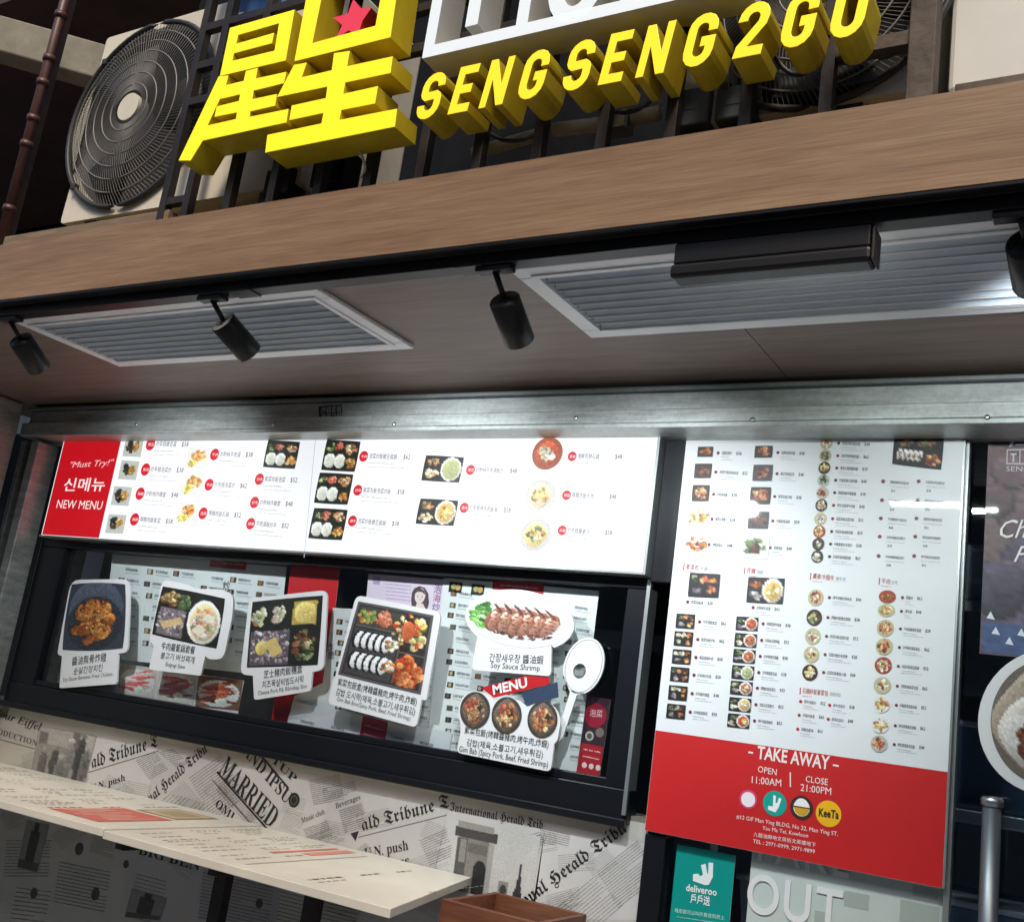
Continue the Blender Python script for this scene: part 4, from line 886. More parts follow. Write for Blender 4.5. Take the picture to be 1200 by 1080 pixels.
# ================================================================== FLYERS BEHIND THE GLASS
fly_n = [0]
def flyer(quad, col, label, draw=None, imgs=(), cat='flyer', group='flyers taped inside the serving window'):
    y = 0.006+0.0042*(9-fly_n[0]); fly_n[0] += 1
    pts = [XZ(*q, y) for q in quad]; cc = np.mean(pts, 0)
    t = thing('window_flyer', label, cat, (cc[0], y, min(q[1] for q in pts)), group)
    obj('sheet', MB().prism(pts, y+.0004, y+.0010), 'pvc_white', t)
    p = Print(y); p.poly(quad, col, 0)
    if draw: draw(p)
    p.build('print_face', 'print', t)
    for px4, im in imgs:
        p = Print(y); p.image(px4, im, 3); p.build('food_photo', 'print', t)
    return t
LG = (234, 240, 240)
def menu_rows(p, x0, x1, y0, y1, slope, cols, rows, seed, pics=True):
    r = random.Random(seed)
    for c in range(cols):
        for k in range(rows):
            x = x0+(x1-x0)*(c+.08)/cols+r.uniform(-2, 2)-(k/rows)*6; y = y0+(y1-y0)*(k+.3)/rows+slope*(x-x0)+r.uniform(-1, 1)
            wd = (x1-x0)/cols
            if pics and r.random() < .75:
                col = r.choice([(45, 45, 42), (56, 54, 50), (120, 96, 66), (90, 100, 76), (70, 62, 56)])
                p.poly(rect4((x, y), 7, 6, (slope, .15)), col, 2); p.disc((x+r.uniform(-1, 1), y), 2, r.choice([(190, 172, 130), (160, 110, 80), (205, 200, 186), (90, 88, 80)]), 3, 8)
            p.hanzi((x+6, y+1), (x+wd*.62, y+1+slope*wd*.6), 2.8, (70, 72, 76), r, 2, .8); p.words((x+6, y+4), (x+wd*.7, y+4+slope*wd*.7), 1.5, (150, 154, 158), r, 2)
def f1(p):
    menu_rows(p, 140, 335, 662, 760, .10, 6, 7, 1); p.poly([(247, 652), (290, 655), (288, 668), (246, 664)], (196, 30, 34), 2); p.words((262, 661), (285, 662), 3, (235, 220, 220), random.Random(3), 3)
    p.hanzi((262, 700), (270, 700), 8, (40, 40, 44), random.Random(9), 3); p.hanzi((261, 690), (269, 690), 8, (40, 40, 44), random.Random(19), 3)
flyer([(132, 649), (336, 664), (322, 792), (118, 770)], LG, 'wide white menu sheet taped inside the window behind the left cards', f1)
flyer([(341, 662), (398, 667), (376, 862), (318, 846)], (216, 26, 34), 'tall plain red sheet inside the window behind the cheese lunch-box card')
def img_meat(s, bg, pal):
    p = Pic(34, 30, bg, s); p.ell(.5, .52, .47, .44, (222, 222, 220), shade=.1)
    for i in range(9): p.ell(.5+p.r.uniform(-.12, .12), .22+i*.07, .36, .055, np.array(pal[i % len(pal)])*p.r.uniform(.85, 1.1), p.r.uniform(-.5, .1))
    p.ell(.58, .78, .14, .1, (205, 222, 200)); return p.done(1.1)
def f3(p):
    for i in range(3): p.words((140+i*48, 818+i*8), (172+i*48, 824+i*8), 2.2, (90, 80, 80), random.Random(i), 2)
flyer([(141, 777), (286, 797), (278, 840), (134, 817)], (224, 220, 218), 'strip of three raw meat photographs low on the left of the window', f3,
      imgs=[([(142, 778), (185, 784), (181, 818), (137, 812)], img_meat(1, (205, 200, 195), [(215, 120, 115), (235, 205, 200), (200, 90, 90)])), ([(187, 785), (231, 790), (227, 826), (183, 819)], img_meat(2, (205, 200, 196), [(160, 45, 55), (190, 80, 85), (130, 30, 40)])), ([(233, 791), (285, 797), (280, 832), (229, 827)], img_meat(3, (120, 90, 70), [(150, 75, 50), (190, 110, 80), (120, 50, 35)]))])
def f4(p):
    menu_rows(p, 396, 560, 725, 860, .14, 4, 11, 4); p.hanzi((384, 772), (392, 771), 8, (40, 40, 44), random.Random(9), 3); p.hanzi((383, 763), (391, 762), 8, (40, 40, 44), random.Random(8), 3)
flyer([(390, 712), (548, 720), (528, 890), (335, 851), (345, 815), (378, 800)], LG, 'white menu sheet inside the window behind the rice-roll card', f4)
def f6(p):
    r = random.Random(2); p.poly([(438, 676), (446, 677), (445, 685), (437, 684)], (190, 170, 215), 1)
    for k in range(6): p.words((452, 680+k*4.2), (482, 683+k*4.2), 1.8, (175, 150, 195), r, 2)
    p.poly([(486, 689), (492, 686.5), (498, 688.5), (502, 695), (503, 706), (500, 716), (483, 714), (482, 703), (483, 694)], (96, 78, 82), 2); p.disc((492.6, 698), 6.2, (246, 230, 222), 3, 20, 1.2); p.poly([(486, 696), (488, 691), (493, 689), (498, 692), (499, 697), (495, 693.5), (490, 693)], (96, 78, 82), 4); p.poly([(486, 714), (489, 706), (496, 707), (500, 716)], (244, 226, 220), 3)
    p.disc((490, 698.5), .7, (70, 54, 58), 4, 8); p.disc((495.2, 699), .7, (70, 54, 58), 4, 8); p.bar((491.4, 702.6), (494, 702.9), .6, (206, 120, 120), 4)
    p.hanzi((508, 694), (517, 695), 8, (120, 80, 140), r, 2); p.hanzi((507, 704), (516, 705), 7, (170, 80, 120), r, 2); p.hanzi((506, 714), (515, 715), 7, (120, 80, 140), r, 2)
flyer([(432, 672), (524, 679), (518, 735), (427, 722)], (240, 224, 240), 'pale pink flyer with a drawn face at the top of the window', f6)
def f5(p):
    menu_rows(p, 528, 700, 690, 880, .12, 5, 14, 6); p.poly([(578, 677), (638, 683), (637, 696), (577, 690)], (196, 30, 34), 2); p.words((586, 686), (630, 690), 3, (235, 220, 220), random.Random(3), 3)
    for (x, y) in ((534, 688), (560, 691)): p.poly(rect4((x, y), 15, 12, (.1, .15)), (38, 38, 34), 2); p.disc((x-2, y-1), 3, (170, 180, 110), 3, 10); p.disc((x+3, y), 3.2, (205, 165, 90), 3, 10)
flyer([(520, 677), (702, 692), (676, 910), (500, 876)], LG, 'large white menu sheet inside the right half of the window', f5)
def f4b(p): menu_rows(p, 345, 520, 842, 868, .18, 5, 4, 14, False); p.poly([(426, 838), (455, 846), (451, 872), (421, 865)], (160, 34, 60), 3); p.words((428, 850), (450, 856), 3, (225, 180, 190), random.Random(5), 4); p.words((427, 860), (449, 866), 3, (225, 180, 190), random.Random(6), 4)
flyer([(344, 822), (530, 858), (524, 890), (335, 851)], (222, 226, 228), 'narrow menu strip along the bottom rail with a crimson square', f4b)
def f7(p):
    p.disc((698, 838), 13, (150, 24, 48), 2, 24); p.hanzi((691, 838), (706, 840), 7, (225, 190, 195), random.Random(1), 3); p.disc((691, 862), 5, (180, 180, 176), 2, 16); p.disc((703, 858), 5, (120, 110, 100), 2, 16); p.disc((691, 862), 3, (90, 80, 70), 3, 14)
    p.poly([(681, 870), (707, 875), (702, 915), (675, 908)], (172, 28, 40), 1); p.words((684, 878), (704, 882), 3, (235, 200, 200), random.Random(1), 2); p.words((683, 886), (702, 890), 3, (235, 200, 200), random.Random(2), 2)
    for x in (685, 693, 701): p.disc((x, 896+(x-685)*.2), 3, (228, 205, 205), 2, 12)
flyer([(688, 815), (716, 819), (702, 915), (675, 908)], (58, 36, 44), 'small dark flyer with a red foot at the lower right of the window', f7)

# ================================================================== COUNTER, BOX
YCN = -0.52; ZC = 1.212
def counter(x0, x1a, x1b, z1, label, drawer, name='counter_board'):
    # x1a at the wall, x1b at the front edge
    t = thing(name, label, 'counter', ((x0+x1b)/2, YCN/2, z1-0.02), 'counter boards')
    m = MB(); v = [(x0, YCN, z1-.018), (x1b, YCN, z1-.018), (x1a, -.002, z1-.018), (x0, -.002, z1-.018), (x0, YCN, z1), (x1b, YCN, z1), (x1a, -.002, z1), (x0, -.002, z1)]
    m.add(v, [(0, 3, 2, 1), (4, 5, 6, 7), (0, 1, 5, 4), (1, 2, 6, 5), (2, 3, 7, 6), (3, 0, 4, 7)]); obj('board', m, 'counter', t, 0.0015)
    # print on top of the board
    vs, fs, cs = [], [], []
    class HP(Print):
        def xz(s, p): q = onZ(p[0], p[1], z1); return np.array([q[0], q[1]])
        def raw(s, pts, faces, cols, layer):
            o = len(s.v); zz = z1+0.0004+layer*0.0003; s.v += [(float(p[0]), float(p[1]), zz) for p in pts]; s.f += [[o+i for i in f] for f in faces]; cols = np.asarray(cols, float); s.c += [cols]*len(pts) if cols.ndim == 1 else list(cols)
    p = HP(0); drawer(p); p.build('printed_top', 'print_paper', t)['kind'] = 'stuff'; return t
xs = float(onZ(141, 972, ZC)[0])
def board_type(p, x0, x1, seed, dense):
    r = random.Random(seed); x = x0
    while x < x1:
        hgt = r.choice([.006, .006, .007, .011]); tone = r.choice([(150, 138, 116), (128, 116, 96), (92, 82, 68)])
        for y0, y1 in ((-.47, -.33), (-.30, -.20), (-.17, -.05)):
            if r.random() > dense: continue
            y = y0+r.uniform(0, .02); e = y1-r.uniform(0, .06)
            while y < e:
                wd = r.uniform(.008, .026); n = max(1, int(wd/.005))
                for k in range(n): p.raw([(x, y+k*.0052), (x+hgt*r.uniform(.6, 1), y+k*.0052), (x+hgt, y+k*.0052+.0034), (x, y+k*.0052+.0034)], [[0, 1, 2, 3]], tone, 1)
                y += n*.0052+.007
        x += hgt+r.choice([.012, .016, .03])
def blk(p, x0, x1, y0, y1, col, layer): p.raw([(x0, y0), (x1, y0), (x1, y1), (x0, y1)], [[0, 1, 2, 3]], col, layer)
def dl(p):
    blk(p, xs-.26, xs-.08, -.47, -.24, (190, 104, 92), 2); r = random.Random(3)
    for k in range(9): blk(p, xs-.25+k*.018, xs-.243+k*.018, -.45+r.uniform(0, .04), -.30+r.uniform(-.05, .04), (214, 170, 156), 3)
    blk(p, xs-.24, xs-.09, -.22, -.07, (146, 132, 106), 2); blk(p, xs-.225, xs-.105, -.21, -.08, (192, 178, 146), 3); blk(p, xs-.21, xs-.12, -.19, -.10, (160, 146, 116), 4)
    board_type(p, XL+.2, xs-.28, 4, .7)
def dr(p):
    board_type(p, xs+.03, xs+.36, 8, .85)
    blk(p, xs+.30, xs+.315, -.30, -.06, (200, 118, 104), 2); blk(p, xs+.33, xs+.36, -.22, -.05, (206, 134, 120), 2); blk(p, xs+.40, xs+.403, -.48, -.06, (110, 100, 84), 2)
    board_type(p, xs+.56, xs+.60, 9, .5); board_type(p, xs+.74, xs+.76, 10, .4)
counter(XL+0.09, xs-.001, xs-.001, ZC+.004, 'left-hand cream counter board printed with a faded menu and a red patch', dl)
counter(xs+.001, float(XZ(552, 1031, 0)[0]), float(onZ(459, 1064, ZC)[0]), ZC, 'right-hand cream counter board with a slanted end beside the wooden box', dr)
for x, lab in ((-2.05, 'dark steel bracket under the counter, left of the two'), (-1.75, 'dark steel bracket under the counter, right of the two')):
    t = thing('counter_bracket', lab, 'bracket', (x, -.2, 0), 'brackets under the counter')
    B('leg', (x-.02, -.115, 0.0), (x+.02, -.085, ZC-.0195), 'black_steel', t, .002); B('arm', (x-.015, -.46, ZC-.045), (x+.015, -.1155, ZC-.0195), 'black_steel', t, .002); B('foot', (x-.05, -.15, 0.0), (x+.05, -.1155, .008), 'black_steel', t, .001)
# wooden box on the wall
bz = float(XZ(580, 1044, -.012)[1]); bx0 = float(XZ(580, 1044, -.012)[0]); bx1 = float(XZ(688, 1070, -.012)[0]); by = float(onZ(521, 1053, bz)[1]); th = .013
wb = thing('wooden_box', 'open reddish-brown wooden box under the newspaper print beside the counter end', 'box', ((bx0+bx1)/2, by/2, bz-.16))
B('back_panel', (bx0, -.012-th, bz-.16), (bx1, -.012, bz), 'box_wood', wb, .0015); B('front_panel', (bx0, by, bz-.16), (bx1, by+th, bz), 'box_wood', wb, .0015)
for x in (bx0, bx1-th): B('side_panel', (x, by+th+.0005, bz-.16), (x+th, -.0125-th, bz-.001), 'box_wood', wb, .0015)
B('bottom_panel', (bx0+th, by+th+.0005, bz-.158), (bx1-th, -.0255, bz-.146), 'box_wood', wb)
B('wall_cleat', (bx0+.03, -.0115, bz-.15), (bx1-.03, -.0015, bz-.05), 'box_wood', wb)
tm = MB(); r = random.Random(1); nn = 9; vv = []
for i in range(nn):
    for j in range(nn): vv.append((bx0+.05+(bx1-bx0-.1)*i/(nn-1), by+.035+(-by-.09)*j/(nn-1), bz-.060+r.uniform(-.012, .012)))
top = [[i*nn+j, (i+1)*nn+j, (i+1)*nn+j+1, i*nn+j+1] for i in range(nn-1) for j in range(nn-1)]; tm.add(vv, top, True)
base = len(tm.v); tm.v += [(x, y, bz-.1455) for (x, y, z) in vv]
edge = [(i, 0) for i in range(nn)]+[(nn-1, j) for j in range(1, nn)]+[(i, nn-1) for i in range(nn-2, -1, -1)]+[(0, j) for j in range(nn-2, 0, -1)]
ei = [i*nn+j for i, j in edge]
for a, b in zip(ei, ei[1:]+ei[:1]): tm.f.append([a, b, base+b, base+a]); tm.sm.append(False)
tm.f.append([base+k for k in ei]); tm.sm.append(False)
o = obj('paper_napkins', tm, 'tissue'); tag(o, 'pile of pale paper napkins lying in the wooden box', 'napkins')

# ================================================================== RIGHT-HAND GLASS FRONT
gx0, gx1 = xp1+0.012, XR
gf = thing('glazed_partition', 'glazed shop front at the right behind the take-away menu', 'window', ((gx0+gx1)/2, 0, 0))
xg = float(XZ(1128, 800, 0)[0])
B('pane', (xp1+.047, 0.0, 0.05), (xg-.003, 0.008, zb0+.01), 'glass_tint', gf); B('pane', (xg+.003, 0.0, 0.05), (gx1, 0.008, zb0+.01), 'glass_tint', gf)
B('mullion', (xg-.0145, -.018, 0.0), (xg-.0035, .012, zb0), 'alu', gf, .001); B('bottom_rail', (xp1+.047, -.02, 0.0), (gx1, .03, .049), 'alu', gf, .003)
# frosted film with blocks, lettering and the delivery sticker on the glass
ff = thing('frosted_film', 'pale green frosted film on the glass behind the white OUT lettering', 'film', (float(XZ(1000, 1060, .012)[0]), .012, .75))
x0 = float(XZ(880, 1040, .012)[0]); x1 = xg-.016; zt = float(XZ(1000, 985, .012)[1])
B('film', (x0, -.0012, .75), (x1, -.0003, zt), 'frosted_film', ff)
for a, b, c, d in ((990, 1048, 1020, 1060), (1055, 1062, 1102, 1078), (955, 1068, 968, 1084), (1070, 1042, 1100, 1048)):
    q0, q1 = XZ(a, d, .007), XZ(c, b, .007); o = B('grey_block', (q0[0], -.0017, min(q0[1], q1[1])), (q1[0], -.00125, max(q0[1], q1[1])), 'vent_dark', ff)
    o.data.materials.clear(); o.data.materials.append(MATS['film_block'])
tl = thing('glass_lettering', 'white TAKE OUT lettering on the glass under the take-away menu', 'lettering', (float(XZ(930, 1050, -.004)[0]), -.004, float(XZ(930, 1095, -.004)[1])))
def glass_letters(s, p0, p1, h):
    pr = Print(-.004); a, e, nrm, L, H = pr.frame(p0, p1, h); e = np.array([1., 0.]); nrm = np.array([0., 1.]); V, F = glyph_mesh(s, .012); x0, x1 = V[:, 0].min(), V[:, 0].max(); sc = L/(x1-x0); cur = 0
    tot = [glyph_mesh(ch, .012) for ch in s]; ws = [v[:, 0].max()-v[:, 0].min() for v, _ in tot]; gap = .12; S = L/(sum(ws)+gap*(len(s)-1)); x = 0
    for ch, (v, f), wd in zip(s, tot, ws):
        pts = [a+e*(x+(q[0]-v[:, 0].min())*S)+nrm*q[1]*H/.72 for q in v]
        m = MB(); n = len(pts); m.add([(q[0], -.004, q[1]) for q in pts]+[(q[0], -.0022, q[1]) for q in pts], f+[[n+i for i in reversed(g)] for g in f])
        ed = {}
        for g in f:
            for i in range(len(g)): k = (g[i], g[(i+1) % len(g)]); ed[k] = 1
        for (i, j) in ed:
            if (j, i) not in ed: m.f.append([i, n+i, n+j, j]); m.sm.append(False)
        obj('letter', m, 'pvc_white', tl); x += (wd+gap)*S
glass_letters('TAKE', (878, 1005), (994, 1032), 40); glass_letters('OUT', (874, 1066), (985, 1092), 46)
ys = -.0035
q = [(793, 992), (862, 998), (856, 1100), (785, 1094)]
q0, q1 = XZ(793, 992, ys), XZ(862, 998, ys); sx0, sx1, sz1 = float((q0[0]+XZ(785, 1079, ys)[0])/2), float(q1[0]), float((q0[1]+q1[1])/2)
ds = thing('delivery_sticker', 'teal delivery-service sticker with a white rabbit-like emblem on the glass', 'sticker', ((sx0+sx1)/2, ys, sz1-.30))
B('sheet', (sx0, ys+.0005, sz1-.30), (sx1, ys+.003, sz1), 'pvc_white', ds)
DP = Print(ys); DP.polyw([(sx0, sz1-.30), (sx1, sz1-.30), (sx1, sz1), (sx0, sz1)], (0, 150, 140), 0)
DP.poly([(821.5, 1013), (827, 1011.5), (829, 1023), (830, 1023), (830.5, 1010), (836, 1010.5), (835.5, 1027), (831, 1036), (826, 1036.5), (812, 1031.5), (812.5, 1023.5), (818.5, 1023), (820.5, 1026), (824, 1024.5)], (240, 246, 246), 2)
DP.text('deliveroo', (804, 1043), (840, 1049), 8.5, (240, 246, 246), bold=.02, layer=2); DP.text('戶戶送', (809, 1056), (832, 1060), 10.5, (240, 246, 246), bold=.02, layer=2)
DP.text('喺度都可以叫外賣送到府上', (791, 1068), (849, 1077), 5, (200, 236, 232), layer=2); DP.words((793, 1074), (848, 1082), 2, (190, 226, 222), random.Random(1), 2)
DP.build('printed_face', 'print', ds)
# dark poster with script lettering
yp = -.006; px0 = float(XZ(1153, 640, yp)[0]); pz0 = float(XZ(1175, 768, yp)[1])
pp = thing('dessert_poster', 'glossy purple-brown poster with white script at the right edge of the glass', 'poster', (px0+.25, yp, pz0))
B('sheet', (px0, yp+.0005, pz0), (px0+.5, yp+.0035, zb0+.02), 'pvc_white', pp)
def img_poster():
    p = Pic(60, 70, (104, 80, 80), 77); p.a += (np.linspace(20, -10, 70)[:, None, None]); p.heap(.5, .3, .5, .3, 60, [(104, 78, 78), (112, 88, 88), (96, 74, 80)], .08, 4); p.heap(.4, .72, .5, .2, 60, [(74, 62, 84), (84, 70, 90), (66, 58, 80)], .08, 4)
    p.rect(0, .86, 1, 1, (58, 84, 140)); p.ell(.5, .93, .3, .1, (62, 92, 156)); p.rect(0, 0, 1, .06, (36, 36, 48)); p.ell(.5, .68, .25, .14, (200, 40, 60)); p.rect(.22, .52, .3, .72, (225, 120, 50)); p.rect(.3, .52, .62, .62, (235, 150, 70)); return p.done()
PP = Print(yp); zt = zb0+.02
def pw(u, v): return (px0+.5*u, zt+(pz0-zt)*v)
im = img_poster(); hh, ww, _ = im.shape; pts = [pw(j/(ww-1), i/(hh-1)) for i in range(hh) for j in range(ww)]
PP.raw(pts, [[i*ww+j, (i+1)*ww+j, (i+1)*ww+j+1, i*ww+j+1] for i in range(hh-1) for j in range(ww-1)], im.reshape(-1, 3), 0)
PP.text('Chicken', (1172, 630), (1268, 630), 22, (240, 236, 236), shear=.4, layer=2); PP.text('Party', (1188, 658), (1250, 662), 20, (240, 236, 236), shear=.4, layer=2)
for a, b in (((1180, 528), (1240, 527)), ((1179, 544), (1239, 545))): PP.bar(a, b, 1.6, (205, 200, 204), 2)
for x in (1180, 1195, 1210, 1225, 1239): PP.bar((x-.6, 544), (x+.7, 544), 16, (205, 200, 204), 3)
PP.text('T', (1184, 541), (1191, 541), 10, (215, 210, 214), bold=.03, layer=2); PP.text('I', (1201, 541), (1203, 541), 10, (215, 210, 214), bold=.03, layer=2); PP.text('SENG SENG', (1179, 552), (1240, 553), 6, (215, 210, 214), layer=2)
PP.poly([(1190, 508), (1240, 507), (1238, 510), (1192, 511), (1186, 523), (1182, 524)], (190, 190, 200), 2); PP.bar((1190, 522), (1240, 521), 1.5, (190, 190, 200), 2)
for x, y in ((1156, 724), (1162, 742), (1178, 754), (1192, 744)): PP.poly([(x, y), (x+10, y+2), (x+5, y-8)], (225, 232, 245), 2)
PP.build('printed_face', 'print_gloss', pp)
# plate card
yq = -.016; c0 = XZ(1232, 846, yq); pl = W2(ellpx(1232, 846, 86, 86, 0, 48), yq)
pc = thing('plate_card', 'round white plate cut-out with browned meat at the right edge below the poster', 'sign card', (c0[0], yq, min(p[1] for p in pl)))
curve_solid('plate', [pl], yq, yq+.006, 'pvc_white', 'pvc_white', pc)
def img_plate():
    p = Pic(60, 60, (112, 100, 88), 90); p.ell(.5, .5, .5, .5, (132, 118, 102), shade=.6); p.ell(.42, .60, .36, .34, (176, 168, 158), shade=.5); p.ell(.22, .6, .12, .16, (214, 210, 204), shade=.2); p.heap(.55, .66, .30, .22, 90, [(150, 70, 40), (120, 50, 28), (175, 95, 55)], .06, 12); p.heap(.5, .62, .22, .2, 30, [(190, 110, 70), (100, 40, 25)], .035); return p.done()  # pale oval at the left is glare painted into the plate picture
p = Print(yq); p.image([(1161, 772), (1303, 772), (1303, 920), (1161, 920)], img_plate(), 2, .5); p.build('food_photo', 'print_gloss', pc)

# ================================================================== SHOP INTERIOR seen through the glass
rm = thing('shop_room', 'dim shop room behind the glass front', 'room', ((XL+XR)/2, 1.6, 0))
B('back_wall', (XL, 2.6, 0), (XR+.6, 2.7, 2.9), 'interior', rm); B('side_wall', (XL-.1, .31, 0), (XL, 2.6, 2.9), 'interior', rm); B('side_wall', (XR+.6, .0, 0), (XR+.7, 2.6, 2.9), 'interior', rm)
B('room_ceiling', (XL, .41, 2.7), (XR+.6, 2.6, 2.8), 'interior', rm); B('room_floor', (XL, .12, 0.001), (XR+.6, 2.6, .02), 'interior_floor', rm)
B('end_wall', (XR+.002, -.86, 0), (XR+.25, -.002, ZS-.002), 'wall_tile', rm)
# steel shelf rack
def P3(px, py, y): return onY(px, py, y)
sh = thing('steel_rack', 'stainless steel rack standing in the shop behind the glass', 'shelf', (-.25, .6, .02))
for zz in (.55, 1.05, 1.50, 1.97): B('shelf', (-.95, .40, zz), (.55, .82, zz+.03), 'steel', sh, .004)
for x in (-.95, .53):
    for y in (.40, .80): B('upright', (x-.001, y-.001, .021), (x+.02, y+.02, 2.15), 'steel', sh)
def bottle(x, y, z, m, cap, label):
    o = thing('sauce_bottle', label, 'bottle', (x, y, z), 'bottles on the rack')
    obj('body', MB().lathe((x, y, z), (0, 0, 1), [(0, 0), (0, .035), (.004, .037), (.12, .037), (.16, .017), (.18, .014)], 20), m, o); obj('cap', MB().lathe((x, y, z+.1795), (0, 0, 1), [(0, .017), (.03, .017), (.03, 0)], 16), cap, o)
bottle(-.72, .47, 1.5305, 'red_plastic', 'white_plastic', 'red sauce bottle with a white cap at the front of the rack')
bottle(-.60, .49, 1.5305, 'white_plastic', 'red_plastic', 'white sauce bottle with a red cap beside the red bottle')
def bin_(x, y, z, wd, d, h, m, label):
    o = thing('storage_bin', label, 'bin', (x, y, z), 'plastic bins in the shop'); t = .006
    vs = []; s = .9
    for (k, zz) in ((s, z), (1, z+h)): vs += [(x-wd/2*k, y-d/2*k, zz), (x+wd/2*k, y-d/2*k, zz), (x+wd/2*k, y+d/2*k, zz), (x-wd/2*k, y+d/2*k, zz)]
    obj('tub', MB().add(vs, [(0, 3, 2, 1), (0, 1, 5, 4), (1, 2, 6, 5), (2, 3, 7, 6), (3, 0, 4, 7)]), m, o, .004); B('lid', (x-wd/2-.008, y-d/2-.008, z+h), (x+wd/2+.008, y+d/2+.008, z+h+.014), 'white_plastic', o, .004)
bin_(-.28, .61, 1.0805, .36, .36, .24, 'blue_bin', 'blue lidded tub on the middle shelf of the rack'); bin_(.16, .61, 1.0805, .36, .36, .24, 'white_plastic', 'pale lidded tub beside the blue tub'); bin_(-.70, .61, 1.0805, .36, .36, .2, 'white_plastic', 'pale lidded tub at the left end of the rack')
bin_(-.35, .61, 2.0005, .4, .36, .12, 'white_plastic', 'shallow pale tub on the top shelf of the rack')
bin_(-.2, .61, 1.5305, .5, .36, .18, 'blue_bin', 'wide blue tub on the upper shelf of the rack')
# counter and hood deep behind the serving window
hd = thing('cooking_hood', 'steel cooking hood over the back counter', 'hood', (-2.0, 2.2, 1.9)); hm = MB(); vs = [(-3.0, 1.7, 1.95), (-1.1, 1.7, 1.95), (-1.1, 2.58, 1.95), (-3.0, 2.58, 1.95), (-2.7, 2.15, 2.45), (-1.4, 2.15, 2.45), (-1.4, 2.58, 2.45), (-2.7, 2.58, 2.45)]
hm.add(vs, [(0, 3, 2, 1), (4, 5, 6, 7), (0, 1, 5, 4), (1, 2, 6, 5), (2, 3, 7, 6), (3, 0, 4, 7)]); obj('canopy', hm, 'steel', hd, .004); B('lip', (-3.0, 1.68, 1.90), (-1.1, 1.699, 1.97), 'steel', hd, .002); B('duct', (-2.3, 2.2, 2.4505), (-1.9, 2.5, 2.699), 'steel', hd)
bc = thing('back_counter', 'steel back counter in the shop kitchen', 'counter', (-2.0, 2.2, .02)); B('top', (-3.1, 1.75, .88), (-1.0, 2.59, .92), 'steel', bc, .004); B('front_panel', (-3.08, 1.78, .0205), (-1.02, 1.80, .879), 'steel', bc); B('side_panel', (-1.05, 1.805, .0205), (-1.02, 2.58, .879), 'steel', bc)
# door handle
hp = onY(1163, 945, -.05)
dh = thing('pull_bar', 'chrome tube door handle at the lower right of the glass', 'handle', (hp[0], -.05, hp[2]-.62))
obj('bar', MB().tube([(hp[0], -.055, hp[2]-.62), (hp[0], -.055, hp[2])], .0165, 18), 'handle_steel', dh)
obj('top_cap', MB().lathe((hp[0], -.055, hp[2]), (0, 0, 1), [(0, .0165), (.002, .020), (.014, .020), (.018, .015), (.019, 0)], 18), 'steel', dh)
for dz in (-.06, -.52): obj('standoff', MB().tube([(hp[0], -.045, hp[2]+dz), (hp[0], -.0005, hp[2]+dz)], .008, 12), 'chrome', dh)

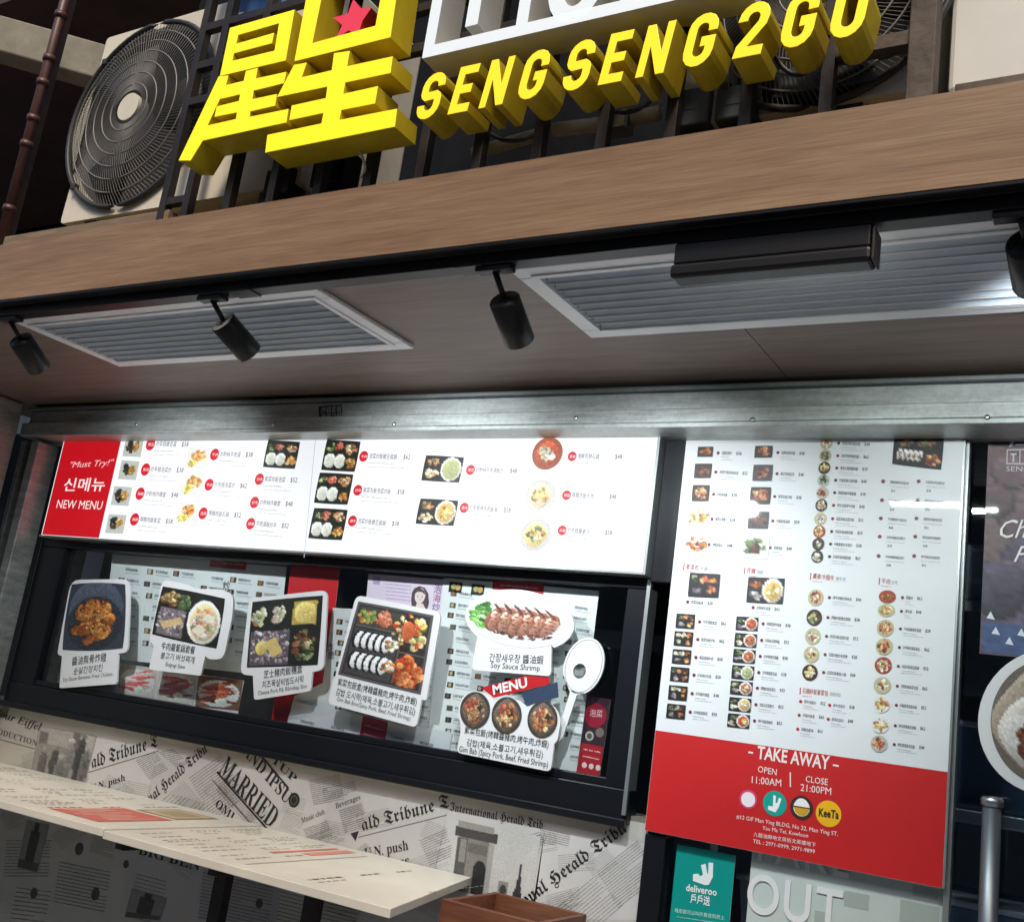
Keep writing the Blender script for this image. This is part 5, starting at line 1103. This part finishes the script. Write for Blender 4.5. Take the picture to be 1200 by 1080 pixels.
# ================================================================== ABOVE THE FASCIA: SIGN, FRAME, AIR CONDITIONERS
YA = -0.80             # front of the air-conditioner casings
uw = thing('upper_wall', 'dark upper wall of the building behind the sign', 'wall', (0, -.1, ZT))
B('wall_slab', (-2.75, -.24, ZT), (XR+1.5, -.02, 6.5), 'dark_wall', uw)
B('return_wall', (-6.5, 1.2, 0.0), (-3.6, 1.3, 6.5), 'dark_wall', uw)
B('canopy_slab', (-6.5, -.30, 3.95), (XR+1.5, 1.2, 4.1), 'dark_brown', uw)
def ac(x0, x1, z0, z1, fx, fz, fr, label, m='ac_casing', lab=False):
    t = thing('air_conditioner', label, 'air conditioner', ((x0+x1)/2, YA+.15, z0-.03), 'outdoor air-conditioning units above the fascia')
    if fr:
        n = 40; ring = [(fx+(fr-.006)*math.cos(2*math.pi*i/n), fz+(fr-.006)*math.sin(2*math.pi*i/n)) for i in range(n)]
        curve_solid('casing', [rounded([(x0, z0), (x1, z0), (x1, z1), (x0, z1)], .012, 4), ring], YA, YA+.02, m, m, t)
        B('casing_body', (x0+.001, YA+.0205, z0+.001), (x1-.001, YA+.32, z1-.001), m, t, .008)
        obj('fan_well', MB().lathe((fx, YA+.018, fz), (0, 1, 0), [(0, 0.0), (0, fr-.007), (-.001, fr-.007)], 40), 'guard_dark', t)
        # dome-shaped wire guard
        def gp(r, a): return (fx+r*math.cos(a), YA-.006-.030*(1-(r/fr)**4), fz+r*math.sin(a))
        sp = MB()
        for i in range(132):
            a = 2*math.pi*i/132; sp.tube([gp(r, a+.55*(r/fr)) for r in np.linspace(.045, fr, 7)], .0008, 4, False)
        obj('guard_spokes', sp, 'guard_wire', t)
        for r in [.062+(fr-.062)*k/6 for k in range(6)]: obj('guard_ring', MB().tube([gp(r, a) for a in np.linspace(0, 2*math.pi, 48, endpoint=False)], .0019, 6, closed=True), 'guard_wire', t)
        obj('guard_rim', MB().tube([(fx+(fr+.001)*math.cos(a), YA-.008, fz+(fr+.001)*math.sin(a)) for a in np.linspace(0, 2*math.pi, 56, endpoint=False)], .0065, 8, closed=True), 'guard_dark', t)
        obj('hub_disc', MB().lathe((fx, YA-.038, fz), (0, -1, 0), [(-.03, .036), (0, .036)], 28).lathe((fx, YA-.0381, fz), (0, -1, 0), [(0, .036), (0, 0)], 28), m, t)
        for k in range(3):
            a = 2*math.pi*k/3; mb = MB(); vs = []
            for r in (.04, fr*.5, fr*.86):
                for da in (-.45, 0, .45): vs.append((fx+r*math.cos(a+da), YA+.008-.012*da/.45, fz+r*math.sin(a+da)))
            mb.add(vs, [(i*3+j, i*3+j+1, (i+1)*3+j+1, (i+1)*3+j) for i in range(2) for j in range(2)], True); o = obj('fan_blade', mb, 'guard_dark', t)
            so_ = o.modifiers.new('thickness', 'SOLIDIFY'); so_.thickness = .003
        for i in range(4):
            a = math.pi/4+i*math.pi/2; B('guard_clip', (fx+fr*math.cos(a)-.008, YA-.016, fz+fr*math.sin(a)-.008), (fx+fr*math.cos(a)+.008, YA-.0005, fz+fr*math.sin(a)+.008), 'guard_dark', t, .002)
    else:
        B('casing', (x0, YA, z0), (x1, YA+.32, z1), m, t, .008)
    for x in (x0+.08, x1-.12): B('foot', (x, YA+.01, ZT-.0015), (x+.04, YA+.30, z0-.0005), 'guard_dark', t)
    return t
c = onY(153, 127, YA-.03); fx, fz = float(c[0]), float(c[2]); fr1 = abs(float(onY(237, 118, YA-.01)[0])-float(onY(80, 142, YA-.01)[0]))/2
azl = float(onY(72, 262, YA)[2]); axl = float((onY(125, 45, YA)[0]+onY(71, 262, YA)[0])/2)
A1 = ac(axl, float(onY(357, 180, YA)[0]), azl, float(onY(125, 45, YA)[2]), fx, fz, fr1, 'cream air-conditioning unit with a round fan at the left of the sign')
# blue rating labels on the first unit
for (a, b, lab) in (((276, -14), (315, 18), 'blue printed label on the cream unit over the sign character'), ((322, -14), (340, 8), 'narrow blue printed label beside the larger blue label')):
    q0, q1 = XZ(*a, YA-.002), XZ(*b, YA-.002); xx0, xx1 = sorted((float(q0[0]), float(q1[0]))); zz0, zz1 = sorted((float(q0[1]), float(q1[1])))
    p = Print(YA-.002); p.polyw([(xx0, zz0), (xx1, zz0), (xx1, zz1), (xx0, zz1)], (30, 80, 140), 0); rr = random.Random(2)
    for k in range(3): p.polyw([(xx0+.01+k*.022, zz0+.006), (xx0+.025+k*.022, zz0+.006), (xx0+.025+k*.022, zz0+.02+.01*(k % 2)), (xx0+.01+k*.022, zz0+.02+.01*(k % 2))], (215, 225, 235), 1) if xx0+.025+k*.022 < xx1 else None
    o = p.build('rating_label', 'print'); tag(o, lab, 'label')
c2x = float(onY(958, -18, YA-.03)[0]); c2z = float(onY(958, -18, YA-.03)[2])
x2r = float(onY(1078, 20, YA)[0])
ac(float(onY(792, 120, YA)[0]), x2r+.0, ZT+.06, ZT+.78, c2x, c2z, .205, 'grey-white air-conditioning unit mostly hidden behind the sign letters', 'ac_white')
ac(x2r+.045, x2r+.95, ZT+.045, ZT+.9, 0, 0, 0, 'plain white unit casing at the upper right beyond the frame post', 'ac_white')
# bearers under the units
o = B('timber_bearer', (axl-.13, YF+.0187, ZT-.0015), (axl+.46, YF+.045, ZT+.034), 'bearer_wood', None, .002); tag(o, 'brown timber strip under the left fan unit on the fascia', 'timber')
o = B('angle_bar', (x2r+.065, YF+.020, ZT-.0015), (XR+.3, YF+.045, ZT+.024), 'rusty_steel', None, .001); tag(o, 'rusty steel angle under the plain white casing at the right', 'bar')
# black steel frame for the letters
YFR = YF+.026
sfm = thing('steel_grid', 'black steel grid frame carrying the sign letters', 'frame', (-1.1, YFR, ZT))
xf0 = float(onY(222, 120, YFR)[0]); xf1 = float(onY(1086, 50, YFR)[0])
zz_r = [float(onY(240, py, YFR)[2]) for py in (118, 78, 36)]
zrails = [zz_r[0], zz_r[1], zz_r[2], zz_r[2]+.16]
posts = [xf0, xf0+.075]+[xf0+.075+(xf1-xf0-.09)*k/12 for k in range(1, 12)]
for i, x in enumerate(posts): B('post', (x-.010, YFR-.010, ZT-.0015), (x+.010, YFR+.010, 3.45), 'black_steel', sfm, .001)
B('post', (xf1-.022, YFR-.020, ZT-.0015), (xf1+.016, YFR+.020, 3.45), 'rusty_steel', sfm, .002)
for z in zrails: B('rail', (xf0-.009, YFR-.009, z-.010), (xf1-.0225, YFR+.009, z+.010), 'black_steel', sfm, .001)
B('rail', (xf0+.011, YFR-.009, ZT+.045), (xf0+.064, YFR+.009, ZT+.063), 'black_steel', sfm, .001)
zq = float(onY(1060, 50, YFR)[2]); B('rail', (posts[-1]+.0105, YFR-.012, zq-.012), (xf1-.0225, YFR+.012, zq+.012), 'rusty_steel', sfm, .001)
B('base_rail', (xf0-.009, YFR-.014, ZT-.0015), (xf1-.0225, YFR-.0105, ZT+.006), 'rusty_steel', sfm)

# ---- letters
YS0 = -0.920; YS1 = YFR-.0105
def cc4(x, y): return XZ(190+x/3.871, y/3.871, YS0)
def cpoly(L): return [cc4(*p) for p in L]
A = [(310, 130), (600, 48), (560, 275), (265, 345)]; Ah = [(345, 160), (533, 106), (512, 233), (318, 280), (325, 243), (498, 197), (507, 153), (335, 203)]
Bp = [(258, 350), (300, 346), (288, 390), (372, 370), (382, 325), (433, 312), (424, 360), (562, 330), (553, 378), (415, 412), (408, 454), (520, 430), (512, 480), (400, 506), (395, 534), (572, 498), (563, 556), (185, 638), (130, 728), (78, 728)]
Bh = [(262, 450), (357, 428), (350, 461), (250, 486), (240, 530), (342, 510), (337, 543), (205, 573)]
Cp = [(690, -190), (1105, -300), (1035, 170), (603, 278)]; Chh = [(748, -130), (1030, -205), (970, 120), (680, 200)]
Dp = [(600, 298), (655, 288), (632, 355), (772, 322), (782, 245), (850, 235), (838, 305), (1045, 260), (1035, 332), (830, 375), (820, 430), (978, 395), (965, 470), (812, 500), (803, 548), (1065, 497), (1055, 575), (470, 692), (480, 615), (725, 563), (735, 512), (580, 545), (590, 482), (745, 448), (752, 393), (525, 440)]
P0 = cc4(560, 690)
sc = thing('sign_character', 'large yellow three-dimensional Chinese sign character with a red star', 'sign', (P0[0], YS0, P0[1]))
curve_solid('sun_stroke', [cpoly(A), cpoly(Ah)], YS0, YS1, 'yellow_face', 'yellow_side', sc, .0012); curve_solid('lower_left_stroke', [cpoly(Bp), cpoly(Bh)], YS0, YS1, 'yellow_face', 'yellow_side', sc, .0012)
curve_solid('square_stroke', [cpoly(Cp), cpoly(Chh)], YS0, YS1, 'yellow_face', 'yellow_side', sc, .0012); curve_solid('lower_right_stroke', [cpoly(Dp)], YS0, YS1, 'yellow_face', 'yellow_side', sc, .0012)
tips = [(852, -22), (932, 20), (872, 148), (768, 166), (757, 68)]; inn = [(886, 12), (898, 70), (830, 128), (795, 108), (822, 45)]
tips = [(850, -20), (932, 20), (870, 148), (768, 165), (757, 66)]
star = []
ins = [(884, 22), (893, 76), (828, 122), (800, 98), (826, 46)]
for a, b in zip(tips, ins): star += [a, b]
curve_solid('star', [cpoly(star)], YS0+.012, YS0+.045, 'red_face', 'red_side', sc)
B('star_bracket', (cc4(845, 70)[0]-.006, YS0+.0455, cc4(845, 70)[1]-.006), (cc4(845, 70)[0]+.006, YS1, cc4(845, 70)[1]+.006), 'black_steel', sc)

def offset_path(P, wd, closed=False):
    P = [np.array(p, float) for p in P]; m = len(P); Lf, Rt = [], []
    for i in range(m):
        if closed: d0 = P[i]-P[i-1]; d1 = P[(i+1) % m]-P[i]
        else: d0 = P[i]-P[i-1] if i > 0 else P[1]-P[0]; d1 = P[i+1]-P[i] if i < m-1 else P[i]-P[i-1]
        d0 = d0/np.linalg.norm(d0); d1 = d1/np.linalg.norm(d1); n0 = np.array([-d0[1], d0[0]]); n1 = np.array([-d1[1], d1[0]]); n = n0+n1; n /= np.linalg.norm(n); k = wd/2/max(.35, np.dot(n, n0))
        Lf.append(P[i]+n*k); Rt.append(P[i]-n*k)
    return Lf, Rt
def arc(cx, cy, rx, ry, a0, a1, n=8): return [(cx+rx*math.cos(math.radians(a)), cy+ry*math.sin(math.radians(a))) for a in np.linspace(a0, a1, n)]
WD = .60; ST = .17
def glyph_polys(ch):
    h = ST/2; r = .20; xl, xr = h, WD-h; cx = WD/2; rx = (xr-xl)/2
    if ch == 'E': return [[(0, 0), (WD*.86, 0), (WD*.86, ST), (ST, ST), (ST, .5-h), (WD*.76, .5-h), (WD*.76, .5+h), (ST, .5+h), (ST, 1-ST), (WD*.86, 1-ST), (WD*.86, 1), (0, 1)]]
    if ch == 'N': return [[(0, 0), (ST*.9, 0), (ST*.9, .62), (WD-ST*.95, 0), (WD, 0), (WD, 1), (WD-ST*.9, 1), (WD-ST*.9, .40), (ST*.95, 1), (0, 1)]]
    if ch == 'O':
        p = arc(cx, 1-h-r, rx, r, 0, 180)+arc(cx, h+r, rx, r, 180, 360); a, b = offset_path(p, ST, True); return [a, b]
    if ch == 'G': p = [(xr, .66)]+arc(cx, 1-h-r, rx, r, 0, 180)+arc(cx, h+r, rx, r, 180, 360)+[(xr, .46), (cx+.02, .46)]
    elif ch == 'S': p = [(xr, .70)]+arc(cx, 1-h-r, rx, r, 0, 180, 9)+arc(cx, .60, rx*.98, .13, 190, 235, 3)+arc(cx, .40, rx*.98, .13, 55, 10, 3)+arc(cx, h+r, rx, r, 0, -180, 9)+[(xl, .30)]
    elif ch == '2': p = [(xl, .68)]+arc(cx, 1-h-r, rx, r, 180, 0, 9)+[(xr-.02, .60), (xl+.07, .17), (xl+.06, h), (WD, h)]
    a, b = offset_path(p, ST); return [a+b[::-1]]
YG0 = -0.925
L_ = [('S', 485, 143), ('E', 524.6, 136), ('N', 561, 128.5), ('G', 604, 120), ('S', 656, 110), ('E', 701, 100), ('N', 745, 90), ('G', 797, 79), ('2', 856, 66), ('G', 912, 55), ('O', 970, 42)]
base = np.array([XZ(p[1], p[2], YG0) for p in L_]); zb = float(np.median(base[:, 1])); top = XZ(512, 85, YG0); capH = float(top[1]-zb)*.98
ordn = ['first letter S', 'first letter E', 'first letter N', 'first letter G', 'second letter S', 'second letter E', 'second letter N', 'second letter G', 'numeral 2', 'last letter G', 'letter O']
rw = float(XZ(548, 125, YG0)[0]-XZ(524.6, 136, YG0)[0])/(WD*.86)
print('letters', zb, capH, rw, base[:, 1].round(3))
for (ch, px, py), od, b in zip(L_, ordn, base):
    s_w = rw*1.0
    polys = [[(b[0]+q[0]*s_w+q[1]*capH*.14, zb+q[1]*capH) for q in P] for P in glyph_polys(ch)]
    t = thing('sign_letter', 'gold %s of the sign row beneath the white box' % od if ch != 'O' else 'gold letter O at the right end of the sign row', 'sign letter', (b[0]+.05, YG0, zb), 'gold sign letters in a row')
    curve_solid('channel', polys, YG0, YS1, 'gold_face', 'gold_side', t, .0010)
# white boxed sign
YX0 = -0.925
def cw(x, y): return XZ(480+x/3.158, y/3.158, YX0)
o0 = cw(50, 216); zb_ = float(o0[1]); zi = float(cw(78, 180)[1]); xl_ = float((cw(50, 216)[0]+cw(80, 0)[0])/2); bw = .024
xd = float(cw(400, 50)[0]); xd2 = float(cw(780, 0)[0]); xe = xd2+(xd-xl_)+.02; zt_ = zb_+.34
wx = thing('white_sign_box', 'white three-dimensional boxed lettering above the gold letters', 'sign', ((xl_+xe)/2, YX0, zb_))
cells = [(xl_+bw, xd-.0), (xd+bw, xd2), (xd2+bw, xe-bw)]
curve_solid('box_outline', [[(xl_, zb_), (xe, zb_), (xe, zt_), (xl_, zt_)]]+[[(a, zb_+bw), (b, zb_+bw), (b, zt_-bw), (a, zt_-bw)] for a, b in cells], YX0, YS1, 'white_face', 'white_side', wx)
tx = float((cw(228, 95)[0])); tz = float(cw(225, 96)[1]); hw = .0135
a, b = cells[0]
curve_solid('letter', [[(tx-hw, tz), (tx+hw, tz), (tx+hw, zt_-.075), (b-.02, zt_-.075), (b-.02, zt_-.045), (a+.02, zt_-.045), (a+.02, zt_-.075), (tx-hw, zt_-.075)]], YX0, YS1, 'white_face', 'white_side', wx)
a, b = cells[1]; cx = (a+b)/2; rx = (b-a)/2-.05
pth = [(cx+rx, zt_-.05)]+[(cx+rx*math.cos(math.radians(t)), zb_+.075+.0+.055*math.sin(math.radians(t))) for t in np.linspace(0, -180, 12)]+[(cx-rx, zt_-.05)]
l1, l2 = offset_path(pth, .03); curve_solid('letter', [l1+l2[::-1]], YX0, YS1, 'white_face', 'white_side', wx)
a, b = cells[2]; cx = (a+b)/2
curve_solid('letter', [[(cx-.014, zb_+.05), (cx+.014, zb_+.05), (cx+.014, zt_-.05), (cx-.014, zt_-.05)]], YX0, YS1, 'white_face', 'white_side', wx)

# ---- pipes, cables and boxes behind the letters
def pipe(name, pts, r, m, label, cat='pipe', group=None):
    o = obj(name, MB().tube(pts, r, 12), m); return tag(o, label, cat, group)
def bz_(p0, p1, p2, n=10): return [tuple((1-t)**2*np.array(p0)+2*t*(1-t)*np.array(p1)+t*t*np.array(p2)) for t in np.linspace(0, 1, n)]
yb = -.79
q0, q1 = onY(555, 180, yb), onY(630, 158, yb); pipe('insulated_pipe', [q0, q1], .012, 'cream_pipe', 'short cream insulated pipe lying behind the first gold letters')
q0, q1 = onY(650, 152, yb), onY(775, 132, yb); pipe('insulated_pipe', bz_(q0, (q0+q1)/2+np.array([0, 0, -.008]), q1), .013, 'cream_pipe', 'cream insulated pipe behind the middle gold letters')
q = onY(722, 140, yb-.02); t = thing('junction_box', 'small metal junction box with wires behind the middle gold letters', 'junction box', (q[0], q[1], q[2]-.02))
B('box', (q[0]-.022, q[1], q[2]-.020), (q[0]+.022, q[1]+.03, q[2]+.020), 'galvanised_dark', t, .002); B('cover', (q[0]-.018, q[1]-.003, q[2]-.016), (q[0]+.018, q[1]-.0003, q[2]+.016), 'cream_pipe', t, .001)
for (px, py, wd, h, lab) in ((325, 212, .075, .06, 'black power supply box under the yellow character'), (385, 196, .09, .075, 'black driver box right of the power supply under the character'), (808, 125, .07, .07, 'dark grey box behind the second letter G'), (862, 118, .07, .06, 'dark grey box behind the numeral 2'), (965, 88, .16, .05, 'long dark grey box under the last gold letters')):  # grey blocks stand in for unit casing darkened by letter shadows
    q = onY(px, py, -.815); t = thing('driver_or_shade_box', lab, 'electrical box', (q[0], q[1], ZT), 'electrical boxes behind the sign')
    B('case', (q[0]-wd/2, q[1], q[2]-h/2), (q[0]+wd/2, q[1]+.05, q[2]+h/2), 'black_plastic' if px < 500 else 'box_grey', t, .003); B('bracket', (q[0]-.01, q[1]+.02, ZT-.0015), (q[0]+.01, q[1]+.03, q[2]-h/2-.0003), 'black_steel', t)
    B('rating_plate', (q[0]-.018, q[1]-.0012, q[2]-.006), (q[0]+.012, q[1]-.0003, q[2]+.004), 'cable_white' if px < 340 else 'box_grey', t)
q0, q1 = onY(418, 172, -.87), onY(424, 208, -.845); pipe('white_cable', bz_(q0, onY(434, 196, -.87), q1), .0025, 'cable_white', 'thin white cable hanging under the yellow character', 'cable')
for (a, b, c, lab) in (((905, 60), (930, 110), (960, 70), 'black cable loop behind the last letter G'), ((700, 118), (735, 150), (770, 110), 'black cable loop behind the second letter N'), ((1000, 40), (1040, 100), (1068, 30), 'black cable loop beside the right frame post'), ((560, 140), (590, 185), (640, 150), 'black cable loop behind the first letter N')):
    pipe('black_cable', bz_(onY(*a, -.835), onY(*b, -.83), onY(*c, -.835), 12), .004, 'cable', lab, 'cable')

# ---- upper left: pipe, beam, canopy edge
yp_ = -.80; xpp = float((onY(72, 10, yp_)[0]+onY(8, 262, yp_)[0])/2)
pv = thing('drain_pipe', 'dark red-brown vertical pipe with collars at the far left above the fascia', 'pipe', (xpp, yp_, ZT))
obj('pipe', MB().tube([(xpp, yp_, ZT-.0015), (xpp, yp_, 3.75)], .0125, 16), 'pipe_red', pv)
for py in (20, 70, 98, 140, 170, 245):
    f = (py)/262; z = float(onY(72-64*f, py, yp_)[2]); obj('collar', MB().tube([(xpp, yp_, z-.008), (xpp, yp_, z+.008)], .0165, 16), 'pipe_red', pv); B('clip', (xpp-.03, yp_+.005, z-.006), (xpp-.012, yp_+.013, z+.006), 'pipe_red', pv)
B('back_channel', (xpp-.055, yp_+.02, ZT-.0015), (xpp-.012, yp_+.04, 3.75), 'dark_brown', pv)
a, b = Vector(onY(-60, 30, -.62)), Vector(onY(125, 82, -.33)); d = (b-a).normalized(); ln = (b-a).length
M = Matrix.Translation(a) @ d.to_track_quat('X', 'Z').to_matrix().to_4x4()
hpx = .125
o = obj('concrete_beam', MB().box((-1.2, -.05, -hpx/2), (ln+.05, .05, hpx/2), M), 'concrete', None, .006); tag(o, 'pale sloping concrete beam in the dark at the upper left', 'beam')
o = B('blue_sheet', (-4.7, .7, ZT), (-3.0, .72, 3.02), 'box_grey', None, .004); tag(o, 'dark blue metal sheet behind the pipe at the upper left', 'sheet')

# ---- unseen building added across the street so the glass reflects something dark
ob = thing('added_opposite_building', 'plain building added across the street for darker reflections', 'building', (0, -13, -.12))
B('wall', (-22, -17, -.12), (22, -13.2, 10), 'wall_tile', ob); B('cornice', (-22, -13.2, 9.6), (22, -12.9, 10), 'wall_tile', ob)
for i in range(12):
    for j in range(3):
        x = -20+i*3.4; z = 1.2+j*2.9; o = B('window', (x, -13.21, z), (x+1.7, -13.12, z+1.5), 'alu', ob); B('pane', (x+.08, -13.1195, z+.08), (x+1.62, -13.1, z+1.42), 'dark_pane', o)
